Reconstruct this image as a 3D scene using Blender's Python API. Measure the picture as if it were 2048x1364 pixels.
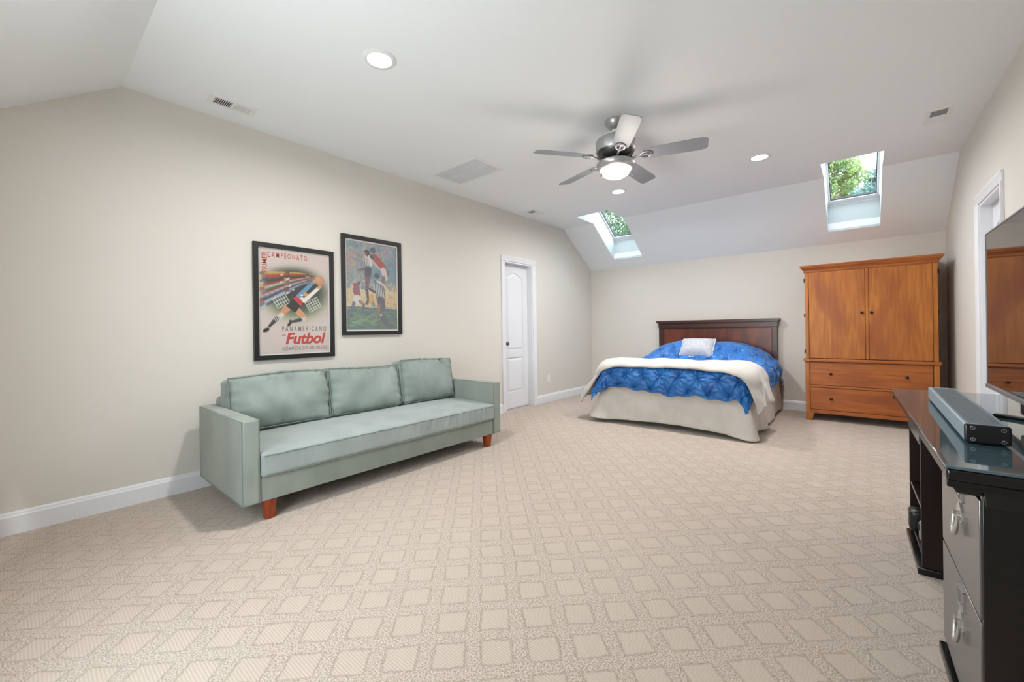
import bpy, bmesh, math, random
import numpy as np
from mathutils import Vector, Matrix
R = math.radians
random.seed(7); rng = np.random.default_rng(7)
for o in list(bpy.data.objects): bpy.data.objects.remove(o)
SC = bpy.context.scene
COL = SC.collection

# ------------------------------------------------------------------ camera
cd = bpy.data.cameras.new('camera'); cam = bpy.data.objects.new('camera', cd); COL.objects.link(cam)
YAW, ROLL, CH = 0.6992, -0.0141, 1.0985
fw = Vector((-math.sin(YAW), math.cos(YAW), 0)); rt = Vector((math.cos(YAW), math.sin(YAW), 0)); up = Vector((0, 0, 1))
r2 = rt*math.cos(ROLL) + up*math.sin(ROLL); u2 = -rt*math.sin(ROLL) + up*math.cos(ROLL)
m = Matrix((r2, u2, -fw)).transposed().to_4x4(); m.translation = (0, 0, CH)
cam.matrix_world = m
cd.sensor_fit = 'HORIZONTAL'; cd.sensor_width = 36; cd.lens = 36*826.8/2048
cd.shift_y = -21.8/2048; cd.clip_start = .02
SC.camera = cam
# ------------------------------------------------------------------ world, lights, exposure
w = bpy.data.worlds.new('sky'); SC.world = w; w.use_nodes = True
nt = w.node_tree; bg = nt.nodes['Background']
tc = nt.nodes.new('ShaderNodeTexCoord'); sx = nt.nodes.new('ShaderNodeSeparateXYZ')
cr = nt.nodes.new('ShaderNodeValToRGB'); cr.color_ramp.elements[0].position = 0; cr.color_ramp.elements[0].color = (.95, .97, 1, 1)
cr.color_ramp.elements[1].position = 1; cr.color_ramp.elements[1].color = (.72, .84, 1, 1)
nt.links.new(tc.outputs['Generated'], sx.inputs[0]); nt.links.new(sx.outputs['Z'], cr.inputs[0]); nt.links.new(cr.outputs[0], bg.inputs['Color'])
bg.inputs['Strength'].default_value = 11
def area(name, loc, rot, sx_, sy_, power, color=(1, 1, 1)):
    l = bpy.data.lights.new(name, 'AREA'); l.shape = 'RECTANGLE'; l.size = sx_; l.size_y = sy_; l.energy = power; l.color = color
    o = bpy.data.objects.new(name, l); COL.objects.link(o); o.location = loc; o.rotation_euler = rot; return o
# added fill light outside the added, unseen window behind the camera
area('window_daylight', (-1.45, -.62, 1.2), (R(90), 0, 0), .95, 1.4, 21, (.95, .975, 1))
sd = bpy.data.lights.new('sun', 'SUN'); sd.energy = 1.6; sd.angle = R(2); sd.color = (1, .96, .88)
so = bpy.data.objects.new('sun', sd); COL.objects.link(so); so.rotation_euler = Vector((.80, -.18, .57)).to_track_quat('Z', 'Y').to_euler()
LAMP = 28.0
SC.view_settings.view_transform = 'Standard'; SC.view_settings.look = 'None'
SC.view_settings.gamma = 1; SC.view_settings.exposure = 0.34; SC.view_settings.use_curve_mapping = False
SC.cycles.use_denoising = True; SC.cycles.max_bounces = 10; SC.cycles.diffuse_bounces = 6
SC.cycles.glossy_bounces = 4; SC.cycles.transparent_max_bounces = 12; SC.cycles.sample_clamp_indirect = 6
SC.cycles.caustics_reflective = False; SC.cycles.caustics_refractive = False

# ------------------------------------------------------------------ materials
def S(r, g, b):   # sRGB 0-255 to linear
    f = lambda c: (c/255/12.92) if c <= 10 else ((c/255+.055)/1.055)**2.4
    return (f(r), f(g), f(b), 1)
def mat(name, col, rough=.6, metal=0, spec=.5, ior=None, coat=0, sheen=0, sheen_r=.4, bump=None, emit=None, es=0):
    m = bpy.data.materials.new(name); m.use_nodes = True; n = m.node_tree; b = n.nodes['Principled BSDF']
    b.inputs['Base Color'].default_value = col; b.inputs['Roughness'].default_value = rough; b.inputs['Metallic'].default_value = metal
    b.inputs['Specular IOR Level'].default_value = spec; b.inputs['Coat Weight'].default_value = coat; b.inputs['Coat Roughness'].default_value = .05
    if ior: b.inputs['IOR'].default_value = ior
    b.inputs['Sheen Weight'].default_value = sheen; b.inputs['Sheen Roughness'].default_value = sheen_r
    if emit: b.inputs['Emission Color'].default_value = emit; b.inputs['Emission Strength'].default_value = es
    # every material gets a little procedural variation
    t = n.nodes.new('ShaderNodeTexCoord'); ns = n.nodes.new('ShaderNodeTexNoise'); sc, st, dist = bump if bump else (60, .05, .002)
    ns.inputs['Scale'].default_value = sc; ns.inputs['Detail'].default_value = 4
    n.links.new(t.outputs['Object'], ns.inputs['Vector'])
    bp = n.nodes.new('ShaderNodeBump'); bp.inputs['Strength'].default_value = st; bp.inputs['Distance'].default_value = dist
    n.links.new(ns.outputs['Fac'], bp.inputs['Height']); n.links.new(bp.outputs[0], b.inputs['Normal'])
    return m
def mottled(name, c1, c2, scale=8, stretch=(1, 1, 1), rough=.6, lo=.35, hi=.65, detail=5, bump=None, sheen=0, spec=.5, dist=0, coat=0, wave=0):
    m = mat(name, c1, rough, spec=spec, sheen=sheen, bump=bump, coat=coat); n = m.node_tree; b = n.nodes['Principled BSDF']
    t = n.nodes.new('ShaderNodeTexCoord'); mp = n.nodes.new('ShaderNodeMapping'); mp.inputs['Scale'].default_value = stretch
    ns = n.nodes.new('ShaderNodeTexNoise'); ns.inputs['Scale'].default_value = scale; ns.inputs['Detail'].default_value = detail; ns.inputs['Distortion'].default_value = dist
    rp = n.nodes.new('ShaderNodeValToRGB'); rp.color_ramp.elements[0].position = lo; rp.color_ramp.elements[1].position = hi
    rp.color_ramp.elements[0].color = c1; rp.color_ramp.elements[1].color = c2
    n.links.new(t.outputs['Object'], mp.inputs[0]); n.links.new(mp.outputs[0], ns.inputs['Vector']); n.links.new(ns.outputs['Fac'], rp.inputs[0])
    n.links.new(rp.outputs[0], b.inputs['Base Color'])
    return m
def wood(name, c1, c2, c3, axis='z', rough=.42, spec=.4, blot=3.5):
    """two layers of stretched noise: fine grain and broad figure"""
    m = mat(name, c1, rough, spec=spec); n = m.node_tree; b = n.nodes['Principled BSDF']; L = n.links.new
    t = n.nodes.new('ShaderNodeTexCoord')
    def nz(sc, st, d, det):
        mp = n.nodes.new('ShaderNodeMapping'); mp.inputs['Scale'].default_value = st
        ns = n.nodes.new('ShaderNodeTexNoise'); ns.inputs['Scale'].default_value = sc; ns.inputs['Distortion'].default_value = d; ns.inputs['Detail'].default_value = det
        L(t.outputs['Object'], mp.inputs[0]); L(mp.outputs[0], ns.inputs['Vector']); return ns.outputs['Fac']
    st = {'z': (1, 1, .07), 'x': (.07, 1, 1), 'y': (1, .07, 1)}[axis]; st2 = {'z': (1, 1, .3), 'x': (.3, 1, 1), 'y': (1, .3, 1)}[axis]
    g, f = nz(45, st, .6, 6), nz(blot, st2, 1.2, 4)
    r1 = n.nodes.new('ShaderNodeValToRGB'); r1.color_ramp.elements[0].position = .3; r1.color_ramp.elements[1].position = .7
    r1.color_ramp.elements[0].color = c2; r1.color_ramp.elements[1].color = c1; L(g, r1.inputs[0])
    r2_ = n.nodes.new('ShaderNodeMapRange'); r2_.inputs['From Min'].default_value = .45; r2_.inputs['From Max'].default_value = .75; L(f, r2_.inputs[0])
    mx = n.nodes.new('ShaderNodeMix'); mx.data_type = 'RGBA'; L(r2_.outputs[0], mx.inputs['Factor']); L(r1.outputs[0], mx.inputs['A']); mx.inputs['B'].default_value = c3
    L(mx.outputs['Result'], b.inputs['Base Color'])
    return m
M = {}
M['wall'] = mat('wall_paint', S(208, 203, 195), .75, spec=.25, bump=(220, .08, .001))
M['ceiling'] = mat('ceiling_paint', S(233, 235, 237), .9, spec=.15, bump=(180, .08, .001))
M['well'] = mat('well_paint', S(188, 193, 192), .8, spec=.2, bump=(180, .1, .001))  # greyed paint: the shade inside the wells is put into the colour
M['trim'] = mat('white_trim', S(220, 221, 225), .35, spec=.5)
M['white'] = mat('white_enamel', S(226, 226, 226), .45)
M['black_frame'] = mat('black_frame', S(24, 24, 26), .4)
M['paper'] = mat('paper', S(226, 222, 216), .8)
M['dark_metal'] = mat('dark_bronze', S(38, 30, 26), .35, metal=.6)
M['knob'] = mat('grey_knob', S(90, 90, 92), .3, metal=.8)
M['grille_dark'] = mat('duct_dark', S(34, 34, 36), .8)
M['grille_grey'] = mat('duct_grey', S(100, 100, 102), .7)
M['slat'] = mat('grille_slat', S(212, 212, 217), .6)
M['filter'] = mat('filter_grey', S(176, 176, 184), .8)
M['lens'] = mat('lamp_lens', (1, 1, 1, 1), .4, emit=(1, .97, .92, 1), es=9)
M['bowl'] = mat('lamp_bowl', (1, 1, 1, 1), .4, emit=(1, .93, .80, 1), es=1.05)
M['nickel'] = mat('brushed_nickel', S(176, 176, 176), .38, metal=.75)
M['fan_dark'] = mat('fan_dark', S(84, 82, 80), .35, metal=.7)
M['blade'] = mat('fan_blade', S(140, 141, 147), .42, spec=.5)
M['fob'] = mat('wooden_fob', S(128, 116, 96), .5)
vel = dict(rough=.85, sheen=.22, bump=(240, .25, .002))
M['velvet'] = mottled('sage_velvet', S(130, 137, 129), S(144, 150, 142), 4, (1, 1, .5), **vel)
M['velvet_seat'] = mottled('sage_velvet_seat', S(140, 148, 146), S(152, 160, 158), 5, (1, 1, 1), **vel)
M['velvet_back'] = mottled('sage_velvet_back', S(124, 136, 130), S(140, 151, 146), 5, (1, 1, 1), **vel)
M['piping'] = mat('sage_piping', S(108, 122, 114), .8, sheen=.2)
M['cherry'] = wood('cherry_leg', S(150, 62, 26), S(110, 40, 16), S(160, 76, 34), 'z', .3, .5, 8)
hc = (S(180, 112, 44), S(150, 84, 30), S(140, 74, 32))
M['honey_v'] = wood('honey_oak_upright', *hc, 'z', .38, .4)
M['honey_h'] = wood('honey_oak_level', S(172, 100, 42), S(142, 74, 30), S(128, 64, 30), 'x', .38, .4)
M['honey_dark'] = mat('oak_shadow_gap', S(60, 28, 12), .7)
M['mahogany'] = wood('dark_mahogany', S(68, 38, 32), S(48, 26, 22), S(80, 44, 34), 'x', .3, .5)
M['mahogany_v'] = wood('mahogany_panel', S(100, 46, 32), S(70, 30, 22), S(122, 58, 36), 'z', .3, .5)
M['blue'] = mottled('blue_satin', S(18, 90, 162), S(34, 114, 188), 6, rough=.36, sheen=.25, bump=(90, .12, .003), spec=.5)
M['fleece'] = mottled('white_fleece', S(184, 179, 173), S(197, 192, 187), 7, rough=.95, sheen=.3, bump=(160, .35, .003))
M['skirt'] = mottled('skirt_linen', S(194, 188, 180), S(206, 200, 193), 6, rough=.95, bump=(120, .4, .004))
M['mattress'] = mat('mattress', S(205, 196, 186), .9)
M['pillow'] = mottled('grey_linen', S(170, 173, 182), S(186, 188, 195), 30, rough=.95, bump=(300, .3, .002))
M['pillow_edge'] = mat('white_edge', S(235, 235, 235), .9)
M['black_wood'] = mottled('black_wood', S(9, 8, 8), S(16, 15, 14), 20, (.1, 1, 1), rough=.24, spec=.5, bump=(30, .08, .002))
M['black_gloss'] = mat('black_gloss', S(68, 70, 73), .22, ior=2.6)  # drawer fronts: dark grey base, lighter than the black wood
M['brown_black'] = wood('espresso', S(34, 18, 14), S(22, 12, 10), S(40, 22, 18), 'z', .4, .4)
M['glass_top'] = mat('glass_over_black', S(66, 88, 98), .04, spec=.5, ior=1.85, bump=(3, .02, .01))
M['screen'] = mat('tv_screen', S(8, 8, 9), .03, ior=2.3, bump=(2, .0, .001))
M['silver'] = mat('silver_plastic', S(150, 150, 154), .3, metal=.6)
M['silver_hw'] = mat('silver_hardware', S(206, 204, 200), .22, metal=.85)
M['gold'] = mat('brass_plate', S(170, 130, 80), .3, metal=.8)
M['soundbar'] = mat('soundbar_grille', S(136, 152, 160), .5, metal=.1)
M['black_plastic'] = mat('black_plastic', S(14, 15, 18), .35)
M['grey_plastic'] = mat('grey_plastic', S(120, 126, 126), .4)
M['bark'] = mottled('bark', S(70, 58, 45), S(100, 84, 66), 12, (1, 1, .2))
def leafmat(name, a, b):
    m = mottled(name, a, b, 1.2, rough=.55, lo=.35, hi=.65)
    n = m.node_tree; pb = n.nodes['Principled BSDF']; tr = n.nodes.new('ShaderNodeBsdfTranslucent'); mx = n.nodes.new('ShaderNodeMixShader')
    tr.inputs[0].default_value = b; mx.inputs[0].default_value = .25
    n.links.new(pb.outputs[0], mx.inputs[1]); n.links.new(tr.outputs[0], mx.inputs[2]); n.links.new(mx.outputs[0], n.nodes['Material Output'].inputs[0])
    return m
M['leaf_light'] = leafmat('leaf_light', S(58, 84, 56), S(128, 144, 84))
M['leaf_blue'] = leafmat('leaf_bluegreen', S(50, 80, 78), S(92, 120, 112))
M['leaf_dark'] = leafmat('leaf_dark', S(36, 56, 44), S(88, 112, 82))
def glassmat(name, tint=(1, 1, 1, 1), ior=1.45, k=1.0):
    m = bpy.data.materials.new(name); m.use_nodes = True; n = m.node_tree; n.nodes.clear()
    o = n.nodes.new('ShaderNodeOutputMaterial'); t = n.nodes.new('ShaderNodeBsdfTransparent'); g = n.nodes.new('ShaderNodeBsdfGlossy')
    lw = n.nodes.new('ShaderNodeLayerWeight'); lw.inputs[0].default_value = .5; mx = n.nodes.new('ShaderNodeMixShader')
    pw = n.nodes.new('ShaderNodeMath'); pw.operation = 'POWER'; pw.inputs[1].default_value = 5; f = n.nodes.new('ShaderNodeMath'); f.operation = 'MULTIPLY_ADD'
    f0 = ((ior-1)/(ior+1))**2; f.inputs[1].default_value = 1-f0; f.inputs[2].default_value = f0
    n.links.new(lw.outputs['Facing'], pw.inputs[0]); n.links.new(pw.outputs[0], f.inputs[0])
    t.inputs[0].default_value = tint; g.inputs['Roughness'].default_value = .01; g.inputs[0].default_value = (k, k, k, 1)
    n.links.new(f.outputs[0], mx.inputs[0]); n.links.new(t.outputs[0], mx.inputs[1]); n.links.new(g.outputs[0], mx.inputs[2]); n.links.new(mx.outputs[0], o.inputs[0])
    return m
M['pane'] = glassmat('window_glass', (.93, .97, .97, 1))
M['picture_glass'] = glassmat('picture_glass', (.97, .97, .97, 1), 1.4)
def printmat():
    m = mat('printed_paper', (1, 1, 1, 1), .6); n = m.node_tree; a = n.nodes.new('ShaderNodeAttribute'); a.attribute_name = 'ink'
    n.links.new(a.outputs['Color'], n.nodes['Principled BSDF'].inputs['Base Color']); return m
M['print'] = printmat()
def carpetmat():
    m = bpy.data.materials.new('sculpted_carpet'); m.use_nodes = True; n = m.node_tree; b = n.nodes['Principled BSDF']; L = n.links.new
    def mth(op, a, bb=None, c=None):
        k = n.nodes.new('ShaderNodeMath'); k.operation = op
        for i, v in enumerate((a, bb, c)):
            if v is None: continue
            if isinstance(v, (int, float)): k.inputs[i].default_value = v
            else: L(v, k.inputs[i])
        return k.outputs[0]
    t = n.nodes.new('ShaderNodeTexCoord'); sp = n.nodes.new('ShaderNodeSeparateXYZ'); L(t.outputs['Object'], sp.inputs[0])
    # a slow wobble so that the woven rows are not ruler straight
    wn = n.nodes.new('ShaderNodeTexNoise'); wn.inputs['Scale'].default_value = 9; wn.inputs['Detail'].default_value = 2; L(t.outputs['Object'], wn.inputs['Vector'])
    fn = n.nodes.new('ShaderNodeTexNoise'); fn.inputs['Scale'].default_value = 70; fn.inputs['Detail'].default_value = 2; L(t.outputs['Object'], fn.inputs['Vector'])
    wob = mth('ADD', mth('MULTIPLY', mth('SUBTRACT', wn.outputs['Fac'], .5), .14), mth('MULTIPLY', mth('SUBTRACT', fn.outputs['Fac'], .5), .10))
    x = mth('ADD', sp.outputs['X'], 1.7577); y = mth('SUBTRACT', sp.outputs['Y'], 1.1609)
    c, s = math.cos(R(44.3)), math.sin(R(44.3)); P = .1615
    u = mth('ADD', mth('DIVIDE', mth('ADD', mth('MULTIPLY', x, c), mth('MULTIPLY', y, s)), P), wob)
    v = mth('ADD', mth('DIVIDE', mth('SUBTRACT', mth('MULTIPLY', y, c), mth('MULTIPLY', x, s)), P), wob)
    du = mth('ABSOLUTE', mth('SUBTRACT', mth('FRACT', mth('ADD', u, .5)), .5)); dv = mth('ABSOLUTE', mth('SUBTRACT', mth('FRACT', mth('ADD', v, .5)), .5))
    d = mth('MAXIMUM', du, dv)              # square distance from the centre of the cell, 0 to .5
    def mr(v_, a, b_, lo=0, hi=1):
        k = n.nodes.new('ShaderNodeMapRange'); k.interpolation_type = 'SMOOTHSTEP'; L(v_, k.inputs[0])
        for i, q in enumerate((a, b_, lo, hi)): k.inputs[i+1].default_value = q
        return k.outputs[0]
    inside = mr(d, .31, .34, 1, 0)
    groove = mth('MULTIPLY', mr(d, .285, .325), mr(d, .335, .375, 1, 0))
    ribs = mth('MULTIPLY', mth('ADD', mth('SINE', mth('MULTIPLY', mth('ADD', sp.outputs['Y'], mth('MULTIPLY', wob, .02)), 2*math.pi/.0095)), 1), .5)
    vo = n.nodes.new('ShaderNodeTexVoronoi'); vo.inputs['Scale'].default_value = 130; L(t.outputs['Object'], vo.inputs['Vector'])
    no = n.nodes.new('ShaderNodeTexNoise'); no.inputs['Scale'].default_value = 175; no.inputs['Detail'].default_value = 3; L(t.outputs['Object'], no.inputs['Vector'])
    pile = mth('SUBTRACT', 1, mr(vo.outputs['Distance'], .2, .9))
    speck = mr(no.outputs['Fac'], .36, .62)
    big = n.nodes.new('ShaderNodeTexNoise'); big.inputs['Scale'].default_value = 1.3; big.inputs['Detail'].default_value = 2; L(t.outputs['Object'], big.inputs['Vector'])
    def mix(f, a, bb):
        k = n.nodes.new('ShaderNodeMix'); k.data_type = 'RGBA'
        if isinstance(f, float): k.inputs['Factor'].default_value = f
        else: L(f, k.inputs['Factor'])
        for nm, q in (('A', a), ('B', bb)):
            if isinstance(q, tuple): k.inputs[nm].default_value = q
            else: L(q, k.inputs[nm])
        return k.outputs['Result']
    pc = mix(mth('MULTIPLY', mth('SUBTRACT', 1, speck), .85), S(190, 176, 163), S(132, 115, 101))
    ic = mix(mth('MULTIPLY', ribs, .6), S(168, 153, 140), S(190, 176, 163))
    ic = mix(.15, ic, pc)
    cc = mix(inside, pc, ic); cc = mix(mth('MULTIPLY', groove, .38), cc, S(122, 105, 90))
    cc = mix(mth('MULTIPLY', mr(big.outputs['Fac'], .35, .65), .10), cc, S(200, 186, 172))
    L(cc, b.inputs['Base Color']); b.inputs['Roughness'].default_value = 1; b.inputs['Specular IOR Level'].default_value = .1; b.inputs['Sheen Weight'].default_value = .25
    h = mth('ADD', mth('MULTIPLY', mth('SUBTRACT', 1, inside), mth('ADD', mth('MULTIPLY', pile, .5), mth('MULTIPLY', speck, .6))), mth('MULTIPLY', inside, mth('ADD', .35, mth('MULTIPLY', ribs, .4))))
    h = mth('SUBTRACT', h, mth('MULTIPLY', groove, .7))
    bp = n.nodes.new('ShaderNodeBump'); bp.inputs['Strength'].default_value = .45; bp.inputs['Distance'].default_value = .004; L(h, bp.inputs['Height']); L(bp.outputs[0], b.inputs['Normal'])
    return m
M['carpet'] = carpetmat()

# ------------------------------------------------------------------ mesh helpers
class B:
    def __init__(s): s.v = []; s.f = []
    def add(s, v, f):
        k = len(s.v); s.v += [tuple(p) for p in v]; s.f += [tuple(i+k for i in q) for q in f]; return s
    def box(s, x0, x1, y0, y1, z0, z1):
        v = [(x, y, z) for z in (z0, z1) for y in (y0, y1) for x in (x0, x1)]
        return s.add(v, [(0, 2, 3, 1), (4, 5, 7, 6), (0, 1, 5, 4), (2, 6, 7, 3), (0, 4, 6, 2), (1, 3, 7, 5)])
    def prism(s, poly, axis, a, b):
        """poly: 2d points in the other two axes (cyclic order x,y,z without axis)"""
        def P(p, t): return {'x': (t, p[0], p[1]), 'y': (p[0], t, p[1]), 'z': (p[0], p[1], t)}[axis]
        n = len(poly); v = [P(p, a) for p in poly] + [P(p, b) for p in poly]
        f = [tuple(range(n)), tuple(range(2*n-1, n-1, -1))] + [(i, i+n, (i+1) % n+n, (i+1) % n) for i in range(n)]
        return s.add(v, f)
    def lathe(s, prof, c=(0, 0, 0), n=32, axis='z'):
        v = []; f = []
        for r, z in prof:
            for i in range(n):
                a = 2*math.pi*i/n; p = (r*math.cos(a), r*math.sin(a), z)
                if axis == 'x': p = (p[2], p[0], p[1])
                if axis == 'y': p = (p[0], p[2], p[1])
                v.append((p[0]+c[0], p[1]+c[1], p[2]+c[2]))
        for j in range(len(prof)-1):
            for i in range(n): f.append((j*n+i, j*n+(i+1) % n, (j+1)*n+(i+1) % n, (j+1)*n+i))
        f.append(tuple(range(n))); f.append(tuple(range(len(prof)*n-1, (len(prof)-1)*n-1, -1)))
        return s.add(v, f)
    def tube(s, path, r, n=8, closed=False):
        path = [Vector(p) for p in path]; N = len(path); v = []; f = []; ref = None
        for i, p in enumerate(path):
            t = (path[(i+1) % N]-path[i-1]) if closed else (path[min(i+1, N-1)]-path[max(i-1, 0)])
            t.normalize()
            if ref is None: ref = t.orthogonal().normalized()
            ref = (ref - t*ref.dot(t)); ref = ref.normalized() if ref.length > 1e-6 else t.orthogonal().normalized()
            bn = t.cross(ref); rr = r[i] if isinstance(r, (list, tuple)) else r
            for k in range(n):
                a = 2*math.pi*k/n; v.append(p+(ref*math.cos(a)+bn*math.sin(a))*rr)
        for i in range(N if closed else N-1):
            for k in range(n): f.append((i*n+k, i*n+(k+1) % n, ((i+1) % N)*n+(k+1) % n, ((i+1) % N)*n+k))
        if not closed: f += [tuple(range(n)), tuple(range(N*n-1, (N-1)*n-1, -1))]
        return s.add(v, f)
    def grid(s, P):
        h, w_ = P.shape[:2]; k = np.arange(h*w_).reshape(h, w_)
        F_ = np.stack([k[:-1, :-1], k[:-1, 1:], k[1:, 1:], k[1:, :-1]], -1).reshape(-1, 4)
        return s.add([tuple(p) for p in P.reshape(-1, 3)], [tuple(q) for q in F_.tolist()])
def obj(name, b, mt, parent=None, bevel=0, smooth=False, seg=2, loc=None, rz=None, label=None):
    me = bpy.data.meshes.new(name); me.from_pydata(b.v, [], b.f); me.materials.append(M[mt] if isinstance(mt, str) else mt)
    bm = bmesh.new(); bm.from_mesh(me); bmesh.ops.recalc_face_normals(bm, faces=bm.faces); bm.to_mesh(me); bm.free()
    o = bpy.data.objects.new(name, me); COL.objects.link(o)
    if bevel:
        md = o.modifiers.new('bevel', 'BEVEL'); md.width = bevel; md.segments = seg; md.limit_method = 'ANGLE'; md.angle_limit = R(40); md.harden_normals = False
    if smooth or bevel:
        for p in me.polygons: p.use_smooth = True
        try: me.set_sharp_from_angle(angle=R(50 if smooth else 35))
        except Exception: pass
    if parent: o.parent = parent
    if loc: o.location = loc
    if rz is not None: o.rotation_euler = (0, 0, rz)
    if label: o['label'] = label
    return o
def thing(name, label, cat, loc=(0, 0, 0), rz=0, group=None):
    o = bpy.data.objects.new(name, None); COL.objects.link(o); o.location = loc; o.rotation_euler = (0, 0, rz)
    o['label'] = label; o['category'] = cat
    if group: o['group'] = group
    return o
def struct(name, b, mt, parent=None, **k):
    o = obj(name, b, mt, parent, **k)
    if not parent: o['kind'] = 'structure'
    return o
def dup(root, loc=None, rz=None, label=None):
    def cp(o, par):
        c = o.copy(); COL.objects.link(c); c.parent = par
        for ch in o.children: cp(ch, c)
        return c
    c = cp(root, None)
    if loc: c.location = loc
    if rz is not None: c.rotation_euler = (0, 0, rz)
    if label: c['label'] = label
    return c
def softbox(x0, x1, y0, y1, z0, z1, n=(24, 12, 12), r=.04, puff=(0, 0, 0), wr=0, seed=0, fr=7):
    """a rounded, puffed cushion: subdivided box, rounded corners, bulging faces, wrinkle noise"""
    c = np.array([(x0+x1)/2, (y0+y1)/2, (z0+z1)/2]); h = np.array([x1-x0, y1-y0, z1-z0])/2
    bm = bmesh.new(); vs = {}; fs = []
    def vert(i, j, k):
        if (i, j, k) not in vs:
            vs[(i, j, k)] = len(vs)
        return vs[(i, j, k)]
    nx, ny, nz = n
    for a, b_ in ((0, 0), (0, nz)):
        for i in range(nx):
            for j in range(ny): fs.append([vert(i, j, b_), vert(i+1, j, b_), vert(i+1, j+1, b_), vert(i, j+1, b_)])
    for b_ in (0, ny):
        for i in range(nx):
            for k in range(nz): fs.append([vert(i, b_, k), vert(i+1, b_, k), vert(i+1, b_, k+1), vert(i, b_, k+1)])
    for b_ in (0, nx):
        for j in range(ny):
            for k in range(nz): fs.append([vert(b_, j, k), vert(b_, j+1, k), vert(b_, j+1, k+1), vert(b_, j, k+1)])
    bm.free()
    P = np.array(list(vs.keys()), float)/np.array([nx, ny, nz])*2-1
    Q = P*h; inner = np.clip(Q, -(h-r), h-r); d = Q-inner; L_ = np.linalg.norm(d, axis=1, keepdims=True); L_[L_ == 0] = 1
    Q = inner + d/L_*r*(np.abs(d).max(1, keepdims=True)/r)
    for ax in range(3):
        o1, o2 = [k for k in range(3) if k != ax]
        Q[:, ax] += np.sign(P[:, ax])*(np.abs(P[:, ax])**3)*puff[ax]*np.clip(1-P[:, o1]**4, 0, 1)*np.clip(1-P[:, o2]**4, 0, 1)
    if wr:
        r_ = np.random.default_rng(seed)
        for _ in range(14):
            kv = r_.normal(size=3)*fr; ph = r_.uniform(0, 6.28); am = r_.normal(size=3)
            Q += wr/6*np.sin((Q+c)@kv*2+ph)[:, None]*am/2
    b = B(); b.add([tuple(q) for q in (Q+c)], [tuple(f) for f in fs]); return b
def text(name, s, size, mt, parent, M4, extr=.0003, sx=1.0, shear=0, bold=0, font=None, align='LEFT'):
    cu = bpy.data.curves.new(name, 'FONT'); cu.body = s; cu.size = size; cu.extrude = extr; cu.shear = shear; cu.offset = bold; cu.align_x = align
    t = bpy.data.objects.new(name, cu); COL.objects.link(t)
    dg = bpy.context.evaluated_depsgraph_get(); me = bpy.data.meshes.new_from_object(t.evaluated_get(dg))
    bpy.data.objects.remove(t); me.name = name; me.materials.clear(); me.materials.append(M[mt] if isinstance(mt, str) else mt)
    me.transform(Matrix.Diagonal((sx, 1, 1, 1))); me.transform(M4)
    o = bpy.data.objects.new(name, me); COL.objects.link(o); o.parent = parent
    return o

# ------------------------------------------------------------------ room shell
XL, XR, YB, YN, H, K, SY, NY = -3.6303, .733, 6.512, -.42, 2.7076, 2.114, 5.6544, .4384
T = .14
b = B(); b.box(XL-T, XR+T, YN-T, YB+T, -.12, 0); struct('floor', b, 'carpet')
def gable(y0, y1, z0):   # outline of a side wall between y0 and y1 above z0
    def zt(y): return H-(y-SY)*(H-K)/(YB-SY) if y > SY else (H-(NY-y)*(H-K)/(NY-YN) if y < NY else H)
    pts = [(y0, z0), (y1, z0), (y1, zt(y1))] + [(y, H) for y in (SY, NY) if y0 < y < y1] + [(y0, zt(y0))]
    return pts
DL0, DL1, DH = 4.173, 4.79, 2.032
b = B()
for p in (gable(YN, DL0, 0), gable(DL0, DL1, DH), gable(DL1, YB, 0)): b.prism(p, 'x', XL-T, XL)
struct('wall_left', b, 'wall')
DR0, DR1 = 4.215, 4.885
b = B()
for p in (gable(YN, DR0, 0), gable(DR0, DR1, DH+.005), gable(DR1, YB, 0)): b.prism(p, 'x', XR, XR+T)
struct('wall_right', b, 'wall')
b = B(); b.box(XL-T, XR+T, YB, YB+T, 0, K+.1); struct('wall_back', b, 'wall')
b = B(); W0, WZ0, WZ1 = (-1.95, -.95), .5, 1.9
b.box(XL-T, W0[0], YN-T, YN, 0, K+.1).box(W0[1], XR+T, YN-T, YN, 0, K+.1)
b.box(W0[0], W0[1], YN-T, YN, 0, WZ0).box(W0[0], W0[1], YN-T, YN, WZ1, K+.1)
struct('wall_front', b, 'wall')
for nme, (a, c) in (('window_3', W0),):  # added window, unseen behind the camera, to let in fill light
    f = B(); t = .05
    f.box(a, a+t, YN-.1, YN-.02, WZ0, WZ1).box(c-t, c, YN-.1, YN-.02, WZ0, WZ1).box(a+t, c-t, YN-.1, YN-.02, WZ0, WZ0+t).box(a+t, c-t, YN-.1, YN-.02, WZ1-t, WZ1).box(a+t, c-t, YN-.09, YN-.03, (WZ0+WZ1)/2-.02, (WZ0+WZ1)/2+.02)
    wf = struct(nme, f, 'trim', bevel=.004); g = B(); g.box(a+t, c-t, YN-.062, YN-.058, WZ0+t, (WZ0+WZ1)/2-.02); obj('glass_pane', g, 'pane', wf)
    g = B(); g.box(a+t, c-t, YN-.062, YN-.058, (WZ0+WZ1)/2+.02, WZ1-t); obj('glass_pane', g, 'pane', wf)
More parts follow.
